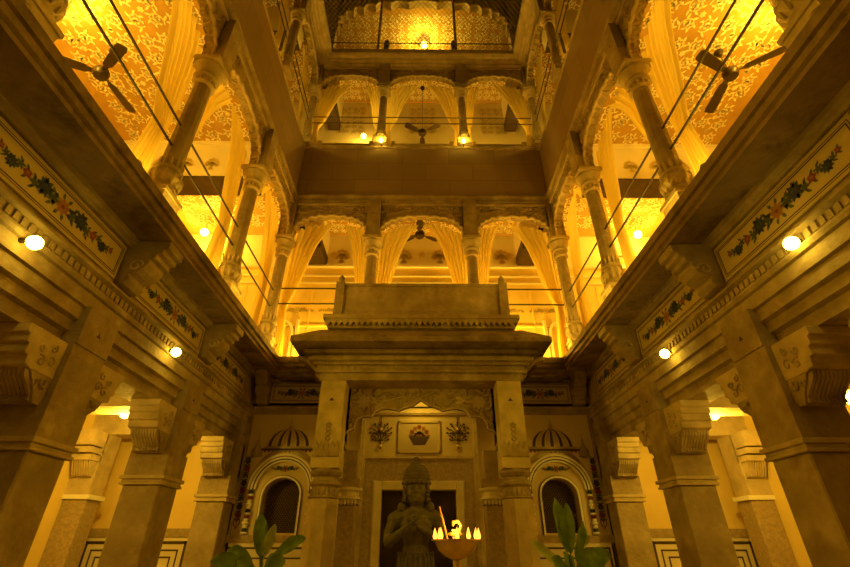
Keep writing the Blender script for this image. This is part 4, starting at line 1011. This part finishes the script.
for a, rr in ((185, .2), (200, .17), (222, .2), (268, .2), (300, .2), (340, .19), (352, .21), (90, .2)):
    x, y = LX + rr * cos(radians(a)), LY + rr * sin(radians(a)); b = MB()
    b.lathe(x, y, [(.006, .90), (.017, .912), (.021, .93), (.015, .955), (.007, .98), (.001, 1.0)], 8); b.build('flame', FLAME, bowl, smooth=True)
light('lamp_flames', (LX, LY - .1, 1.04), 6, (1, .5, .05), .08, t)

# ------------------------------------------------------------------ potted plants
def leafmesh(b, base, tip, bend, w, m=0, tw=0, n=14):
    base, tip, bend = Vector(base), Vector(tip), Vector(bend); mid = (base + tip) / 2 + bend
    rows = []
    for i in range(n + 1):
        v = i / n; p = base * (1 - v) ** 2 + mid * 2 * v * (1 - v) + tip * v * v
        d = ((mid - base) * (1 - v) + (tip - mid) * v).normalized()
        sd = d.cross(Vector((sin(tw), -cos(tw), .25))).normalized(); up = sd.cross(d)
        ww = w * 1.15 * (max(0, (v - .22) / .78) ** .55) * (1 - max(0, (v - .22) / .78) ** 2.6) * 1.25 + .006
        rows.append([p + sd * ww * q + up * (abs(q) * ww * .28 + .012 * sin(v * 16 + q * 2) * abs(q)) for q in (-1, -.5, 0, .5, 1)])
    pts = [tuple(p) for r in rows for p in r]
    b.add(pts, [(i * 5 + j, i * 5 + j + 1, (i + 1) * 5 + j + 1, (i + 1) * 5 + j) for i in range(n) for j in range(4)], m)
def plant(x, y, leaves, label):
    t = thing('potted_plant', (x, y, 0), label, 'plant')
    b = MB(); b.lathe(x, y, [(.14, 0), (.2, .3), (.23, .34), (.23, .38), (.19, .38), (.18, .34)], 20); b.build('pot', POT, t, smooth=True)
    b = MB(); b.tube([(x, y, .3), (x + .01, y, .6), (x, y, .78)], [.025, .02, .012], 0, 8); b.build('stem', STEM, t)
    for (dx, dy, z0, tx, ty, tz, bz, w, m, tw) in leaves:
        b = MB(); leafmesh(b, (x + dx, y + dy, z0), (x + tx, y + ty, tz), (tx * .1, ty * .1, bz), w, 0, tw)
        o = b.build('leaf', (LEAF, LEAF2)[m], t, recalc=False); o.data.polygons.foreach_set('use_smooth', [True] * len(o.data.polygons))
plant(-1.66, 5.5, [(0, 0, .62, -.10, .02, 1.17, .05, .085, 0, .3), (0, 0, .66, -.02, -.05, 1.10, .03, .05, 0, -.7), (0, 0, .68, .11, -.1, 1.06, .02, .06, 1, .2),
                   (0, 0, .62, .42, .05, .93, .14, .075, 0, 0), (0, 0, .6, -.38, 0, .82, .16, .05, 0, 0), (0, 0, .55, -.50, -.1, .72, .14, .09, 0, 0), (0, 0, .5, .3, -.2, .72, .12, .1, 0, .2),
                   (0, 0, .5, -.2, -.2, .74, .1, .08, 0, .2), (0, 0, .5, .1, .3, .8, .1, .07, 0, .2)], 'broad-leaved green potted plant on the left, before the arched window')
plant(1.58, 5.5, [(0, 0, .62, -.08, .0, 1.33, .05, .085, 0, .2), (0, 0, .64, .03, -.05, 1.27, .03, .075, 0, -.2), (0, 0, .62, .20, 0, 1.10, -.02, .06, 0, .4), (0, 0, .62, .24, .05, 1.02, .08, .07, 1, .5),
                  (0, 0, .55, -.42, -.05, .90, .1, .055, 1, 0), (0, 0, .5, .42, -.05, .76, .2, .10, 0, 0), (0, 0, .5, .2, -.25, .76, .18, .1, 0, 0),
                  (0, 0, .5, -.25, -.2, .74, .1, .08, 0, .2), (0, 0, .5, .05, .3, .8, .1, .07, 0, .2)], 'tall upright potted plant with pale leaves on the right, before the arched window')
for o in list(bpy.data.objects):
    if '_wl' in o: del o['_wl']
